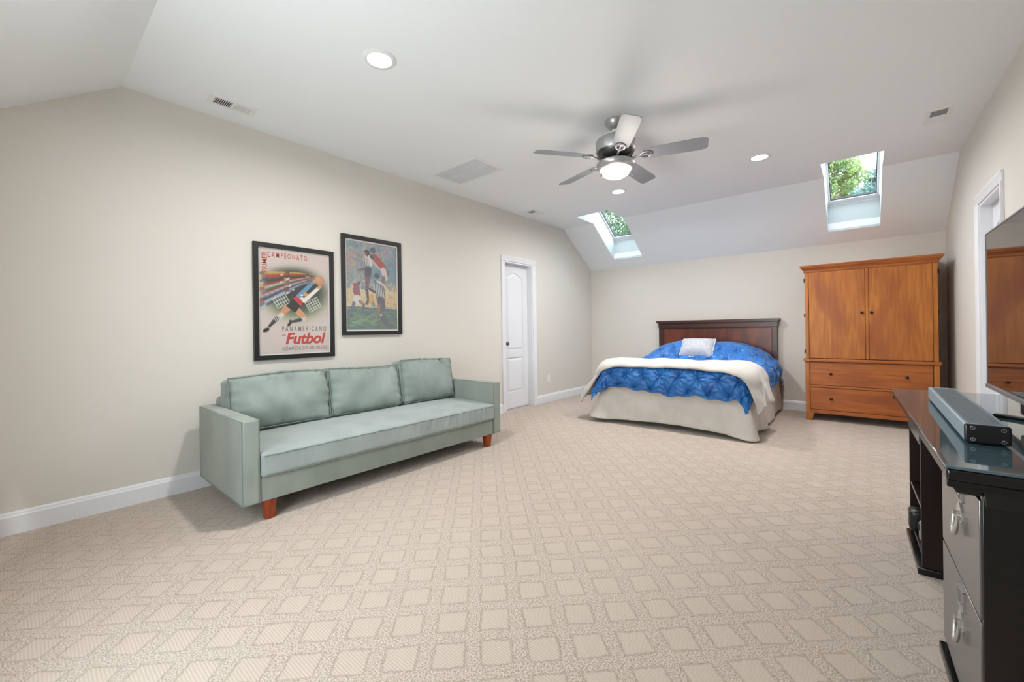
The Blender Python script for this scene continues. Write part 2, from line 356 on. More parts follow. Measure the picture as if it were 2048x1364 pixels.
# ceiling with the openings of the two skylight wells
SK = [(-3.10, -2.612), (-.284, .195)]; Y0S, Y1S = 5.15, 6.337; slope = (H-K)/(YB-SY)
b = B(); t = .10
xs = [XL-T, SK[0][0], SK[0][1], SK[1][0], SK[1][1], XR+T]
zs = lambda y: H-(y-SY)*slope
def flat(x0, x1, y0, y1): b.box(x0, x1, y0, y1, H, H+t)
def slp(x0, x1, y0, y1): b.prism([(y0, zs(y0)), (y1, zs(y1)), (y1, zs(y1)+t), (y0, zs(y0)+t)], 'x', x0, x1)
flat(XL-T, XR+T, NY, Y0S)
for i in (0, 2, 4): flat(xs[i], xs[i+1], Y0S, SY); slp(xs[i], xs[i+1], SY, Y1S)
slp(XL-T, XR+T, Y1S, YB+T)
b.prism([(NY, H), (YN-T, K-T*slope), (YN-T, K+t), (NY, H+t)], 'x', XL-T, XR+T)
struct('ceiling', b, 'ceiling')
# skylight wells and roof windows
RB = (6.355, 2.545); ang = math.atan(slope); ca, sa = math.cos(ang), math.sin(ang)
WL = 1.20; RT = (RB[0]-WL*ca, RB[1]+WL*sa)
for i, (x0, x1) in enumerate(SK):
    wtk = .03; b = B()
    e_ = .0015; side = [(Y0S, H+e_), (SY, H+e_), (Y1S, zs(Y1S)+e_), RB, RT]
    b.prism(side, 'x', x0-wtk, x0+.0015).prism(side, 'x', x1-.0015, x1+wtk)
    b.prism([(Y1S-.0015, zs(Y1S)+.001), (Y1S+wtk, zs(Y1S)+.02), (RB[0]+wtk, RB[1]), RB], 'x', x0, x1)
    b.prism([(Y0S+.0015, H), RT, (RT[0]-wtk, RT[1]), (Y0S-wtk, H+.001)], 'x', x0, x1)
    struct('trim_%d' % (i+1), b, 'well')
    # the roof window in the plane of the roof: local p along the slope from RB upward, q outward
    def RP(p, q): return (RB[0]-p*ca+q*sa, RB[1]+p*sa+q*ca)
    def bar(bb, xa, xb, p0, p1, q0, q1): bb.prism([RP(p0, q0), RP(p1, q0), RP(p1, q1), RP(p0, q1)], 'x', xa, xb)
    f = B(); e = .0
    bar(f, x0-.03, x0+.004, -.03, WL+.03, 0, .10); bar(f, x1-.004, x1+.03, -.03, WL+.03, 0, .10)
    bar(f, x0+.004, x1-.004, -.03, .012, 0, .10); bar(f, x0+.004, x1-.004, WL-.012, WL+.03, 0, .10)
    wf = struct('window_%d' % (i+1), f, 'trim', bevel=.003)
    f = B(); a_, c_ = x0+.007, x1-.007
    bar(f, a_, a_+.022, .016, WL-.016, .012, .06); bar(f, c_-.022, c_, .016, WL-.016, .012, .06)
    bar(f, a_+.022, c_-.022, .016, .07, .012, .06); bar(f, a_+.022, c_-.022, WL-.07, WL-.016, .012, .06)
    obj('window_sash', f, 'trim', wf, bevel=.003)
    f = B()
    a2, c2 = a_+.022, c_-.022
    bar(f, a2, a2+.008, .07, WL-.07, .026, .05); bar(f, c2-.008, c2, .07, WL-.07, .026, .05); bar(f, a2+.008, c2-.008, .07, .078, .026, .05)
    obj('glazing_gasket', f, 'grille_dark', wf)
    f = B(); bar(f, a2, c2, .07, WL-.07, .038, .044); obj('glass_pane', f, 'pane', wf)
# baseboards
def baseboard(name, segs, axis, wallc, sgn):
    for a, c in segs:
        b = B(); prof = [(wallc, 0), (wallc+sgn*.015, 0), (wallc+sgn*.015, .098), (wallc+sgn*.011, .106), (wallc+sgn*.009, .116), (wallc+sgn*.004, .125), (wallc, .125)]
        b.prism(prof, axis, a, c); struct(name, b, 'trim')
bb = B()
def bboard(name, segs, along, wc, sgn):
    for a, c in segs:
        b = B(); prof = [(0, 0), (.015, 0), (.015, .098), (.011, .106), (.009, .116), (.004, .125), (0, .125)]
        pr = [(wc+sgn*p, z) for p, z in prof]
        b.prism(pr, along, a, c); struct(name, b, 'trim')
bboard('baseboard_left', [(YN, 4.101), (4.861, YB)], 'y', XL, 1)
bboard('baseboard_right', [(YN, 4.14), (4.966, YB)], 'y', XR, -1)
bboard('baseboard_back', [(XL+.015, XR-.015)], 'x', YB, -1)
bboard('baseboard_front', [(XL+.015, XR-.015)], 'x', YN, 1)

# doors ------------------------------------------------------------
def arch(y0, y1, z0, z1, n=14):
    """panel outline with a cathedral arched top"""
    pts = [(y0, z0), (y1, z0)]; mid = (y0+y1)/2; hw = (y1-y0)/2; rise = .055
    for i in range(n+1):
        u = 1-2*i/n; s = 1-abs(u); pts.append((mid+u*hw, z1-rise+rise*(3*s*s-2*s**3)))
    return pts
def door(num, side, y0, y1, zt, knob_y, xs_, jd, slab_x):
    """side +1: the room lies on +x of the wall; slab_x is the room face of the slab"""
    sgn = side; wallx = xs_
    fr = B(); cw = .07
    prof = [(0, 0), (.018, 0), (.018, .2), (.011, .35), (.013, .8), (.007, 1.0), (0, 1.0)]   # depth, fraction of the casing width
    def side_casing(ya, dirn):
        fr.prism([(wallx+sgn*d, ya-dirn*f*cw) for d, f in [(0, 0), (.008, 0), (.012, .15), (.012, .62), (.018, .75), (.018, 1), (0, 1)]], 'z', 0, zt-.0002)
    side_casing(y0, 1); side_casing(y1, -1)
    fr.prism([(wallx+sgn*d, zt+f*cw) for d, f in [(0, 0), (.008, 0), (.012, .15), (.012, .62), (.018, .75), (.018, 1), (0, 1)]], 'y', y0-cw, y1+cw)
    # jambs and stop
    xi = wallx-sgn*jd; a, c = sorted((wallx, xi)); j = .018
    fr.box(a, c, y0, y0+j, 0, zt).box(a, c, y1-j, y1, 0, zt).box(a, c, y0+j, y1-j, zt-j, zt)
    root = struct('door_%d' % num, fr, 'trim', bevel=.0015)
    ya, yb = y0+j+.003, y1-j-.003; xb = slab_x-sgn*.035; a, c = sorted((slab_x-sgn*.010, xb))
    s = B(); s.box(a, c, ya-.002, yb+.002, .0005, zt-j)
    # rails and stiles stand proud of the recessed panels
    py0, py1 = ya+.105, yb-.105; zb0, zb1, zc0, zc1 = .235, .715, .815, 1.90
    a, c = sorted((slab_x, slab_x-sgn*.010))
    s.box(a, c, ya, py0, .012, zt-j-.003).box(a, c, py1, yb, .012, zt-j-.003)
    s.box(a, c, py0, py1, .012, zb0).box(a, c, py0, py1, zb1, zc0)
    ap = arch(py0, py1, zc0, zc1); top = [(py0, zt-j-.003), (py1, zt-j-.003)] + [p for p in ap[2:]]
    s.prism(top, 'x', a, c)
    obj('door_slab', s, 'trim', root)
    for poly in ([(py0, zb0), (py1, zb0), (py1, zb1), (py0, zb1)], ap):
        cy = sum(p[0] for p in poly)/len(poly); cz = (min(p[1] for p in poly)+max(p[1] for p in poly))/2
        hy = (max(p[0] for p in poly)-min(p[0] for p in poly))/2; hz = (max(p[1] for p in poly)-min(p[1] for p in poly))/2
        def inset(d): return [(cy+(p[0]-cy)*(hy-d)/hy, cz+(p[1]-cz)*(hz-d)/hz) for p in poly]
        q = B(); o1, o2 = inset(.016), inset(.040); n = len(poly); xA, xB = slab_x-sgn*.010, slab_x-sgn*.001
        q.add([(xA, *p) for p in o1]+[(xB, *p) for p in o2], [tuple(range(n, 2*n))]+[(i, (i+1) % n, (i+1) % n+n, i+n) for i in range(n)])
        obj('door_panel', q, 'trim', root)
    if knob_y:
        k = B(); pr = [(.026, 0), (.026, .006), (.012, .009), (.010, .03), (.022, .036), (.028, .048), (.024, .06), (.010, .066)]
        k.lathe([(r, sgn*d) for r, d in pr], (slab_x, knob_y, .915), 20, 'x'); obj('door_knob', k, 'knob', root, smooth=True)
    return root
door(1, 1, DL0-.0, DL1+.0, DH, 4.262, XL, .115, -3.715)
door(2, -1, DR0, DR1, DH+.005, None, XR, .115, .80)

# ceiling fittings ------------------------------------------------------------
def downlight(x, y, label, master=None):
    if master: return dup(master, (x, y, H), None, label)
    t = thing('recessed_light', label, 'ceiling light', (x, y, H), 0, 'recessed ceiling downlights')
    b = B(); b.lathe([(.094, 0), (.094, -.004), (.088, -.008), (.070, -.008), (.066, -.002), (.064, 0)], n=40); obj('trim_ring', b, 'white', t, smooth=True)
    b = B(); b.lathe([(.064, -.001), (.064, -.0045), (.02, -.006)], n=40); obj('lens', b, 'lens', t, smooth=True)
    l = bpy.data.lights.new('downlight_lamp', 'AREA'); l.shape = 'DISK'; l.size = .12; l.energy = LAMP; l.color = (1, .985, .965); l.spread = R(170)
    o = bpy.data.objects.new('downlight_lamp', l); COL.objects.link(o); o.location = (0, 0, -.012); o.parent = t
    return t
dl = downlight(-2.15, 1.378, 'round recessed white ceiling light nearest the camera, above the sofa')
downlight(-.71, 4.53, 'round recessed ceiling light between the ceiling fan and the right skylight', dl)
downlight(-2.15, 4.53, 'small round recessed ceiling light seen directly below the ceiling fan', dl)

def register(x0, x1, y0, y1, lab, long, dark_first, master=None):
    """a two-bank ceiling register"""
    t = thing('ceiling_vent', lab, 'vent', ((x0+x1)/2, (y0+y1)/2, H), 0, 'small ceiling air registers')
    hx, hy = (x1-x0)/2, (y1-y0)/2; mx, my = (.028, .034)
    b = B(); b.box(-hx, -hx+mx, -hy, hy, -.006, 0).box(hx-mx, hx, -hy, hy, -.006, 0).box(-hx+mx, hx-mx, -hy, -hy+my, -.006, 0).box(-hx+mx, hx-mx, hy-my, hy, -.006, 0)
    obj('vent_frame', b, 'white', t, bevel=.0015)
    b = B(); b.box(-hx+mx, hx-mx, -.006, .006, -.006, -.001); obj('divider', b, 'white', t)
    for k, (a, c) in enumerate(((-hy+my, -.006), (.006, hy-my))):
        dark = (k == 0) == dark_first
        q = B(); q.box(-hx+mx, hx-mx, a, c, -.0015, -.0005); obj('duct_opening', q, 'grille_dark' if dark else 'grille_grey', t, label='dark louvre bank' if dark else None)
        n = 9 if long else 7
        for i in range(n):
            y = a+(c-a)*(i+.5)/n; tl = -.004 if dark else .004; s = B()
            wd = .0014 if dark else .0019
            s.prism([(y-wd+tl*.5, -.0055), (y+wd+tl*.5, -.0055), (y+wd-tl*.5, -.0015), (y-wd-tl*.5, -.0015)], 'x', -hx+mx, hx-mx); obj('louvre', s, 'white', t)
    return t
register(-3.432, -3.288, .832, 1.117, 'white two-bank ceiling vent nearest the camera, above the sofa', True, True)
register(-3.484, -3.318, 4.42, 4.697, 'small ceiling vent above the white panel door', True, True)
register(.405, .553, 4.418, 4.72, 'small ceiling vent near the right wall', True, True)
g = thing('return_air_grille', 'large rectangular white return air grille on the ceiling left of the fan', 'vent', (-3.02, 2.92, H))
hx, hy = .328, .205
b = B(); b.box(-hx, -hx+.03, -hy, hy, -.012, 0).box(hx-.03, hx, -hy, hy, -.012, 0).box(-hx+.03, hx-.03, -hy, -hy+.03, -.012, 0).box(-hx+.03, hx-.03, hy-.03, hy, -.012, 0)
obj('vent_frame', b, 'white', g, bevel=.003)
b = B(); b.box(-hx+.03, hx-.03, -.006, .006, -.0115, -.001); obj('divider', b, 'white', g)
b = B(); b.box(-hx+.03, hx-.03, -hy+.03, hy-.03, -.0012, -.0004); obj('air_filter', b, 'filter', g)
b = B(); n = 26
for i in range(n):
    y = -hy+.03+(2*hy-.06)*(i+.5)/n
    b.prism([(y-.0038, -.003), (y-.0028, -.003), (y+.0028, -.009), (y+.0018, -.009)], 'x', -hx+.03, hx-.03)
o = obj('louvres', b, 'slat', g); o['kind'] = 'stuff'

# ceiling fan ------------------------------------------------------------
fan = thing('ceiling_fan', 'grey five-blade ceiling fan with a lit glass bowl and pull chains', 'ceiling fan', (-1.435, 2.982, H))
b = B(); b.lathe([(.078, 0), (.078, -.012), (.070, -.03), (.048, -.058), (.030, -.068)]); obj('canopy', b, 'nickel', fan, smooth=True)
b = B(); b.lathe([(.013, -.062), (.013, -.15)], n=16).lathe([(.022, -.066), (.024, -.075), (.02, -.083)], n=16); obj('downrod', b, 'white', fan, smooth=True)
b = B(); b.lathe([(.028, -.125), (.05, -.130), (.125, -.142), (.145, -.152), (.150, -.165), (.150, -.232), (.144, -.242)]); obj('motor_housing', b, 'nickel', fan, smooth=True)
b = B(); b.lathe([(.143, -.242), (.136, -.262), (.112, -.285), (.07, -.296), (.06, -.30)])
for i in range(10):
    a = 2*math.pi*i/10; c_, s_ = math.cos(a), math.sin(a)
    b.tube([(c_*.06-s_*.012, s_*.06+c_*.012, -.299), (c_*.09, s_*.09, -.294), (c_*.124+s_*.01, s_*.124-c_*.01, -.281)], .004, 6)
obj('motor_vents', b, 'fan_dark', fan, smooth=True)
for i in range(5):
    a = R(17+72*i); th = -R(13); zc = -.292
    cr_, sr_ = math.cos(a), math.sin(a)
    def T3(r, w_, z):   # blade frame: r outward, w across, pitch about r
        y_ = w_*math.cos(th)-z*math.sin(th); z_ = w_*math.sin(th)+z*math.cos(th)
        return (r*cr_-y_*sr_, r*sr_+y_*cr_, zc+z_)
    out = [(.205, -.045), (.215, -.058), (.30, -.064), (.60, -.07), (.640, -.062), (.652, -.045), (.652, .045), (.640, .062), (.60, .07), (.30, .064), (.215, .058), (.205, .045)]
    n = len(out); b = B(); b.add([T3(r, -w_, .0) for r, w_ in out]+[T3(r, -w_, .006) for r, w_ in out], [tuple(range(n)), tuple(range(2*n-1, n-1, -1))]+[(k, (k+1) % n, (k+1) % n+n, k+n) for k in range(n)])
    bl = obj('blade', b, 'blade', fan, bevel=.0015)
    b = B()
    b.tube([T3(.07, 0, -.004), T3(.11, 0, -.018), T3(.15, 0, -.012), T3(.19, 0, -.006)], [.010, .009, .009, .011], 8)
    for s_ in (-1, 1): b.tube([T3(.175, 0, -.007), T3(.20, s_*.028, -.006), T3(.235, s_*.036, -.005), T3(.262, s_*.02, -.005), T3(.27, 0, -.005)], [.008, .008, .007, .006, .006], 8)
    b.tube([T3(.19, 0, -.006), T3(.27, 0, -.005)], [.008, .006], 8)
    for r, w_ in ((.232, .03), (.232, -.03), (.262, 0)): b.tube([T3(r, w_, -.014), T3(r, w_, .0)], .007, 10)
    obj('blade_bracket', b, 'nickel', bl, smooth=True)
b = B(); b.lathe([(.055, -.30), (.058, -.312), (.075, -.312), (.125, -.318), (.143, -.328), (.145, -.340), (.138, -.358), (.122, -.376), (.116, -.376)]); obj('light_fitter', b, 'nickel', fan, smooth=True)
b = B(); b.lathe([(.120, -.366), (.119, -.378), (.112, -.396), (.096, -.416), (.072, -.432), (.042, -.442), (.012, -.446)], n=40); obj('glass_bowl', b, 'bowl', fan, smooth=True)
for s_, (dx, dy) in enumerate(((-.108, -.05), (.085, .085))):
    vx, vy = rt.x, rt.y; px, py = (vx*-.128-fw.x*.08, vy*-.128-fw.y*.08) if s_ == 0 else (vx*.096-fw.x*.12, vy*.096-fw.y*.12)
    b = B(); b.tube([(px, py, -.352), (px, py, -.432)], .0014, 6); ch_ = obj('pull_chain', b, 'nickel', fan)
    b = B(); b.lathe([(.002, -.43), (.004, -.437), (.007, -.452), (.007, -.463), (.003, -.466)], (px, py, 0), 12); obj('pull_fob', b, 'fob', ch_, smooth=True)
l = bpy.data.lights.new('fan_bulb', 'POINT'); l.energy = 5; l.color = (1, .93, .84); l.shadow_soft_size = .10
o = bpy.data.objects.new('fan_bulb', l); COL.objects.link(o); o.location = (0, 0, -.56); o.parent = fan

# sofa ------------------------------------------------------------
sofa = thing('sofa', 'long sage green velvet three-cushion sofa against the left wall', 'sofa', (0, 0, 0))
XF, XBk, SY0, SY1 = -2.665, -3.52, .795, 2.975; AT = .092
def frame_path(pts): return pts
def piped_box(name, x0, x1, y0, y1, z0, z1, mt, par, bev=.012, pipes=()):
    b = B(); b.box(x0, x1, y0, y1, z0, z1); o = obj(name, b, mt, par, bevel=bev, seg=3)
    for p in pipes:
        q = B(); q.tube(p, .0035, 6, closed=True); obj('piping', q, 'piping', o, smooth=True)
    return o
for y0, y1 in ((SY0, SY0+AT), (SY1-AT, SY1)):
    pr = []
    for yy in (y0+.002, y1-.002):
        pr.append([(XF-.004, yy, .119), (XF-.004, yy, .598), (XBk+.01, yy, .598), (XBk+.01, yy, .119)])
    piped_box('sofa_arm', XBk, XF, y0, y1, .115, .605, 'velvet', sofa, .014, pr)
b = B(); b.box(XBk, XF-.012, SY0+AT, SY1-AT, .115, .262); sb = obj('seat_deck', b, 'velvet', sofa, bevel=.008)
b = B(); b.box(XBk, XBk+.14, SY0+AT, SY1-AT, .26, .66); obj('sofa_back', b, 'velvet', sofa, bevel=.03, seg=3)
# seat cushion with wrinkled boxing
def seatwr(bld):
    V = np.array(bld.v); x, y, z = V.T
    front = np.clip((x-(-2.78))/.10, 0, 1)*np.exp(-((z-.33)/.06)**2)
    far = np.clip((y-1.3)/1.2, 0, 1)
    V[:, 0] += .0032*front*(.15+far)*(np.sin(y*88+np.sin(z*14+y*5))+.7*np.sin(y*131+2)+.6*np.sin(y*47))
    topm = np.clip((z-.39)/.02, 0, 1)*np.clip((x+3.1)/.3, 0, 1)
    V[:, 2] += .004*topm*np.clip((y-1.6), 0, 1)*(np.sin(y*40-x*55)+.6*np.sin(y*65-x*30))
    V[:, 2] += .012*np.clip((z-.3)/.1, 0, 1)*np.exp(-((x+3.05)/.25)**2)
    bld.v = [tuple(p) for p in V]; return bld
b = seatwr(softbox(-3.30, XF+.018, SY0+AT+.004, SY1-AT-.004, .258, .402, (40, 150, 12), .022, (.0, .0, .018), .003, 3, 5))
sc_ = obj('seat_cushion', b, 'velvet_seat', sofa, smooth=True)
for z in (.385, .274):
    q = B(); n = 60; x1_ = XF+.014; ya, yb = SY0+AT+.012, SY1-AT-.012
    pth = [(-3.0, ya-.006, z), (x1_-.02, ya-.006, z)]+[(x1_+.002, ya+.01+(yb-ya-.02)*i/n, z+(.002*math.sin(i*1.7))) for i in range(n+1)]+[(x1_-.02, yb+.006, z), (-3.0, yb+.006, z)]
    q.tube(pth, .004, 6); obj('piping', q, 'piping', sc_, smooth=True)
def back_cushion(y0, y1, seed, tilt, zt):
    L_ = y1-y0; b = softbox(-.085, .085, 0, L_, 0, zt, (10, 46, 34), .035, (.05, .006, .008), 0, seed)
    V = np.array(b.v); x, y, z = V.T; u = y/L_*2-1; w_ = z/zt*2-1
    r_ = np.random.default_rng(seed)
    # gathers radiate from the seam: strongest at the edge
    ed = np.clip((np.abs(u)**6), 0, 1)*.5; et = np.abs(w_)**7
    V[:, 0] += np.sign(x)*.0075*(et*np.sin(y*72+seed)+ed*2*np.sin(z*85+seed*2)+.5*et*np.sin(y*133))
    for k in range(8):
        y0_, ln, sl = r_.uniform(.08, L_-.06), r_.uniform(.06, .14), r_.uniform(-.5, .5)
        dpt = zt-z; V[:, 0] -= np.sign(x)*.013*np.exp(-((y-y0_-sl*dpt)/.012)**2)*np.clip(1-dpt/ln, 0, 1)*(dpt > 0)
        V[:, 0] += np.sign(x)*.010*np.exp(-((y-y0_-sl*dpt-.028)/.014)**2)*np.clip(1-dpt/ln, 0, 1)
    for _ in range(6):
        kv = r_.normal(size=2)*6; V[:, 0] += .004*np.sin(y*kv[0]*2+z*kv[1]*2+r_.uniform(0, 6))*(x > 0)
    V[:, 2] += .010*np.sin(u*2+seed)*(w_+1)/2*np.clip(1-u**2*.3, 0, 1)
    V[:, 2] -= .018*np.abs(u)**8*np.clip(w_, 0, 1)*0
    tm = Matrix.Translation((-3.285, y0, .415)) @ Matrix.Rotation(-R(tilt), 4, 'Y')
    b.v = [tuple(tm @ Vector(p)) for p in V]
    o = obj('back_cushion', b, 'velvet_back', sofa, smooth=True)
    q = B(); pth = []
    for a, c in [(-.93, i/20*2-1) for i in range(21)]+[(i/20*2-1, .97) for i in range(1, 20)]+[(.93, 1-i/20*2) for i in range(21)]:
        yy = (a+1)/2*L_; zz = (c+1)/2*zt; yy = min(max(yy, .008), L_-.008) if abs(a) < .93 else (.004 if a < 0 else L_-.004)
        zz = min(max(zz, .01), zt-.001)+.010*math.sin(a*2+seed)*(c+1)/2
        pth.append(tm @ Vector((.084, yy, zz)))
    q.tube(pth, .004, 6, closed=True); obj('piping', q, 'piping', o, smooth=True)
back_cushion(SY0+AT+.006, 1.578, 1, 10, .385); back_cushion(1.585, 2.235, 4, 11, .38); back_cushion(2.262, SY1-AT-.01, 9, 9, .405)
for x, y in ((-2.712, .945), (-2.712, 2.835), (-3.46, .945), (-3.46, 2.835)):
    b = B(); hw, lw = .034, .024
    b.add([(x-lw, y-lw, 0), (x+lw, y-lw, 0), (x+lw, y+lw, 0), (x-lw, y+lw, 0), (x-hw, y-hw, .116), (x+hw, y-hw, .116), (x+hw, y+hw, .116), (x-hw, y+hw, .116)],
          [(0, 3, 2, 1), (4, 5, 6, 7), (0, 1, 5, 4), (1, 2, 6, 5), (2, 3, 7, 6), (3, 0, 4, 7)])
    obj('sofa_leg', b, 'cherry', sofa, bevel=.003)

# framed posters ------------------------------------------------------------
class Ras:
    """small painter: fills shapes on a pixel field, used as ink colours of the printed sheet"""
    def __init__(s, w_, h_, res, base):
        s.W, s.H = w_, h_; s.nx, s.ny = int(w_/res)+1, int(h_/res)+1
        s.X, s.Y = np.meshgrid(np.linspace(0, 1, s.nx), np.linspace(0, 1, s.ny)); s.A = w_/h_   # x to the right, y down
        s.C = np.tile(np.array(S(*base)[:3]), (s.ny, s.nx, 1)); s.e = 1.2/s.nx
    def put(s, mask, col, a=1):
        mk = (np.clip(mask, 0, 1)*a)[..., None]; s.C = s.C*(1-mk)+np.array(S(*col)[:3])*mk
    def soft(s, d, e=None): e = e or s.e; return np.clip(.5-d/(2*e), 0, 1)      # d: signed distance in width units
    def ell(s, cx, cy, rx, ry, col, a=1, rot=0, e=None):
        x, y = s.X-cx, (s.Y-cy)/s.A; c, n = math.cos(rot), math.sin(rot); u, v = x*c+y*n, -x*n+y*c
        s.put(s.soft((np.sqrt((u/rx)**2+(v/ry)**2)-1)*min(rx, ry), e), col, a)
    def cap(s, x0, y0, x1, y1, r0, r1, col, a=1, e=None):
        ax, ay, bx, by = x0, y0/s.A, x1, y1/s.A; px, py = s.X-ax, s.Y/s.A-ay; dx, dy = bx-ax, by-ay
        t = np.clip((px*dx+py*dy)/(dx*dx+dy*dy), 0, 1); d = np.hypot(px-t*dx, py-t*dy)-(r0+(r1-r0)*t); s.put(s.soft(d, e), col, a)
    def poly(s, pts, col, a=1, e=None):
        inside = np.zeros_like(s.X, bool); dm = np.full_like(s.X, 9.); n = len(pts)
        for i in range(n):
            x0, y0 = pts[i]; x1, y1 = pts[(i+1) % n]; cnd = ((y0 > s.Y) != (y1 > s.Y)) & (s.X < (x1-x0)*(s.Y-y0)/((y1-y0) or 1e-9)+x0); inside ^= cnd
            ax, ay, bx, by = x0, y0/s.A, x1, y1/s.A; px, py = s.X-ax, s.Y/s.A-ay; dx, dy = bx-ax, by-ay
            t = np.clip((px*dx+py*dy)/(dx*dx+dy*dy+1e-12), 0, 1); dm = np.minimum(dm, np.hypot(px-t*dx, py-t*dy))
        s.put(s.soft(np.where(inside, -dm, dm), e), col, a)
    def curve(s, pts, r, col, a=1):
        for i in range(len(pts)-1): s.cap(*pts[i], *pts[i+1], r, r, col, a)
def poster_frame(label, y0, y1, z0, z1, fwid, lip):
    """frame hangs on the left wall; local x = depth from the wall, y along the wall"""
    t = thing('framed_poster', label, 'framed poster', (XL, (y0+y1)/2, (z0+z1)/2)); hy, hz = (y1-y0)/2, (z1-z0)/2
    b = B(); b.box(.002, .028, -hy, -hy+fwid, -hz, hz).box(.002, .028, hy-fwid, hy, -hz, hz).box(.002, .028, -hy+fwid, hy-fwid, -hz, -hz+fwid).box(.002, .028, -hy+fwid, hy-fwid, hz-fwid, hz)
    obj('picture_frame', b, 'black_frame', t, bevel=.002)
    b = B(); b.box(.002, .010, -hy+fwid-.002, hy-fwid+.002, -hz+fwid-.002, hz-fwid+.002); obj('backing_sheet', b, 'paper', t)
    iy, iz = hy-fwid-lip, hz-fwid-lip
    b = B(); b.box(.0165, .018, -hy+fwid-.002, hy-fwid+.002, -hz+fwid-.002, hz-fwid+.002); obj('picture_glass', b, 'picture_glass', t)
    return t, iy, iz
def ink_sheet(r, t, iy, iz):
    Y = (r.X*2-1)*iy; Z = (1-2*r.Y)*iz; P = np.stack([np.full_like(Y, .0105), Y, Z], -1)
    k = np.arange(r.nx*r.ny).reshape(r.ny, r.nx); F_ = np.stack([k[:-1, :-1], k[1:, :-1], k[1:, 1:], k[:-1, 1:]], -1).reshape(-1, 4)
    me = bpy.data.meshes.new('printed_sheet'); me.from_pydata(P.reshape(-1, 3).tolist(), [], F_.tolist()); me.materials.append(M['print'])
    at = me.color_attributes.new('ink', 'FLOAT_COLOR', 'POINT'); at.data.foreach_set('color', np.concatenate([r.C.reshape(-1, 3), np.ones((r.nx*r.ny, 1))], 1).astype(np.float32).ravel())
    o = bpy.data.objects.new('printed_sheet', me); COL.objects.link(o); o.parent = t; return o
# first poster
t, iy, iz = poster_frame('black-framed football poster with red lettering and a diving goalkeeper, left of the pair', 1.171, 1.815, .888, 1.823, .036, .010)
r = Ras(2*iy, 2*iz, .0027, (206, 192, 186))
def glow(cx, cy, rx, ry, col, a, p=2.2):
    d = ((r.X-cx)/rx)**2+((r.Y-cy)/ry)**2; r.put(np.exp(-d**p), col, a)
glow(.50, .44, .50, .255, (150, 158, 110), .75, 2.4); glow(.50, .41, .46, .24, (62, 92, 74), .95, 3); glow(.56, .37, .38, .20, (44, 50, 48), .95, 2); glow(.42, .25, .34, .09, (62, 60, 54), .8, 2)
# banner streamers sweeping back from the ball
cols = [(192, 162, 80), (170, 80, 56), (160, 54, 58), (52, 78, 52), (60, 60, 54), (150, 54, 56), (176, 170, 160), (60, 96, 68), (166, 62, 70), (182, 176, 174), (96, 114, 138), (56, 62, 82), (168, 172, 182), (64, 72, 100)]
for i, c in enumerate(cols):
    f = i/(len(cols)-1); x0, y0 = .02+.03*math.sin(i), .235+f*.33
    cx_, cy_ = .52, .19+.13*f; pts = []
    for k in range(15):
        s_ = k/14; px = (1-s_)**2*x0+2*s_*(1-s_)*cx_+s_*s_*.86; py = (1-s_)**2*y0+2*s_*(1-s_)*cy_+s_*s_*(.215+.03*f); pts.append((px, py))
    for k in range(14): q = 1-k/14; r.cap(*pts[k], *pts[k+1], .021*q+.002, .021*(q-.07)+.002, c if (k % 5) else cols[(i*5+3) % 14], .75*(1 if k < 9 else (14-k)/6+.1))
for i in range(7):     # white flecks in the flags
    r.ell(.30+.07*math.sin(i*2.2)+.03*i, .235+.035*i, .018, .010, (226, 222, 216), .8, rot=-.5)
def net(cx, cy, n, m_, w_, ang_):
    c, s_ = math.cos(ang_), math.sin(ang_)
    for i in range(n): u = (i/(n-1)-.5)*w_; r.cap(cx+u*c+.5*w_*.8*s_, cy+(u*s_-.5*w_*.8*c)*r.A, cx+u*c-.5*w_*.8*s_, cy+(u*s_+.5*w_*.8*c)*r.A, .0035, .0035, (220, 218, 208))
    for i in range(m_): u = (i/(m_-1)-.5)*w_*.8; r.cap(cx-u*s_-.5*w_*c, cy+(u*c-.5*w_*s_)*r.A, cx-u*s_+.5*w_*c, cy+(u*c+.5*w_*s_)*r.A, .0035, .0035, (220, 218, 208))
net(.758, .515, 6, 5, .20, -.5); net(.29, .49, 6, 4, .19, -.5)
skin = (200, 140, 104)
r.cap(.375, .555, .285, .62, .052, .036, skin); r.cap(.515, .58, .63, .648, .052, .030, (204, 146, 112))
r.cap(.29, .628, .235, .662, .036, .034, (206, 198, 186)); r.cap(.225, .662, .125, .735, .034, .020, (54, 56, 60)); r.ell(.08, .77, .05, .028, (22, 24, 26), rot=-.5)
for k in range(3): r.cap(.185+.022*k, .655-.009*k, .215+.022*k, .69-.009*k, .004, .004, (220, 216, 206))
r.cap(.62, .662, .575, .672, .030, .032, (198, 192, 182)); r.cap(.555, .672, .44, .692, .030, .018, (58, 60, 64)); r.ell(.40, .715, .045, .022, (26, 28, 30), rot=-.9); r.ell(.415, .685, .02, .02, (30, 32, 34))
r.poly([(.35, .535), (.455, .472), (.57, .53), (.485, .605)], (38, 42, 44))
r.poly([(.456, .460), (.51, .432), (.605, .488), (.568, .535)], (190, 56, 62))
r.poly([(.51, .432), (.54, .415), (.64, .465), (.605, .488)], (226, 214, 206))
r.cap(.55, .430, .755, .290, .036, .026, (96, 140, 178)); r.cap(.62, .478, .84, .345, .032, .024, (226, 216, 208))
r.ell(.645, .412, .034, .034, (196, 156, 96)); r.cap(.655, .395, .69, .400, .010, .010, (60, 50, 36))
r.ell(.585, .425, .022, .012, (226, 226, 226), .9)
r.ell(.86, .262, .076, .076, (184, 132, 100)); r.ell(.84, .25, .045, .045, (208, 164, 134), .6, e=.03)
r.ell(.78, .275, .032, .026, skin, rot=.8); r.ell(.86, .33, .040, .024, skin, rot=-.6)
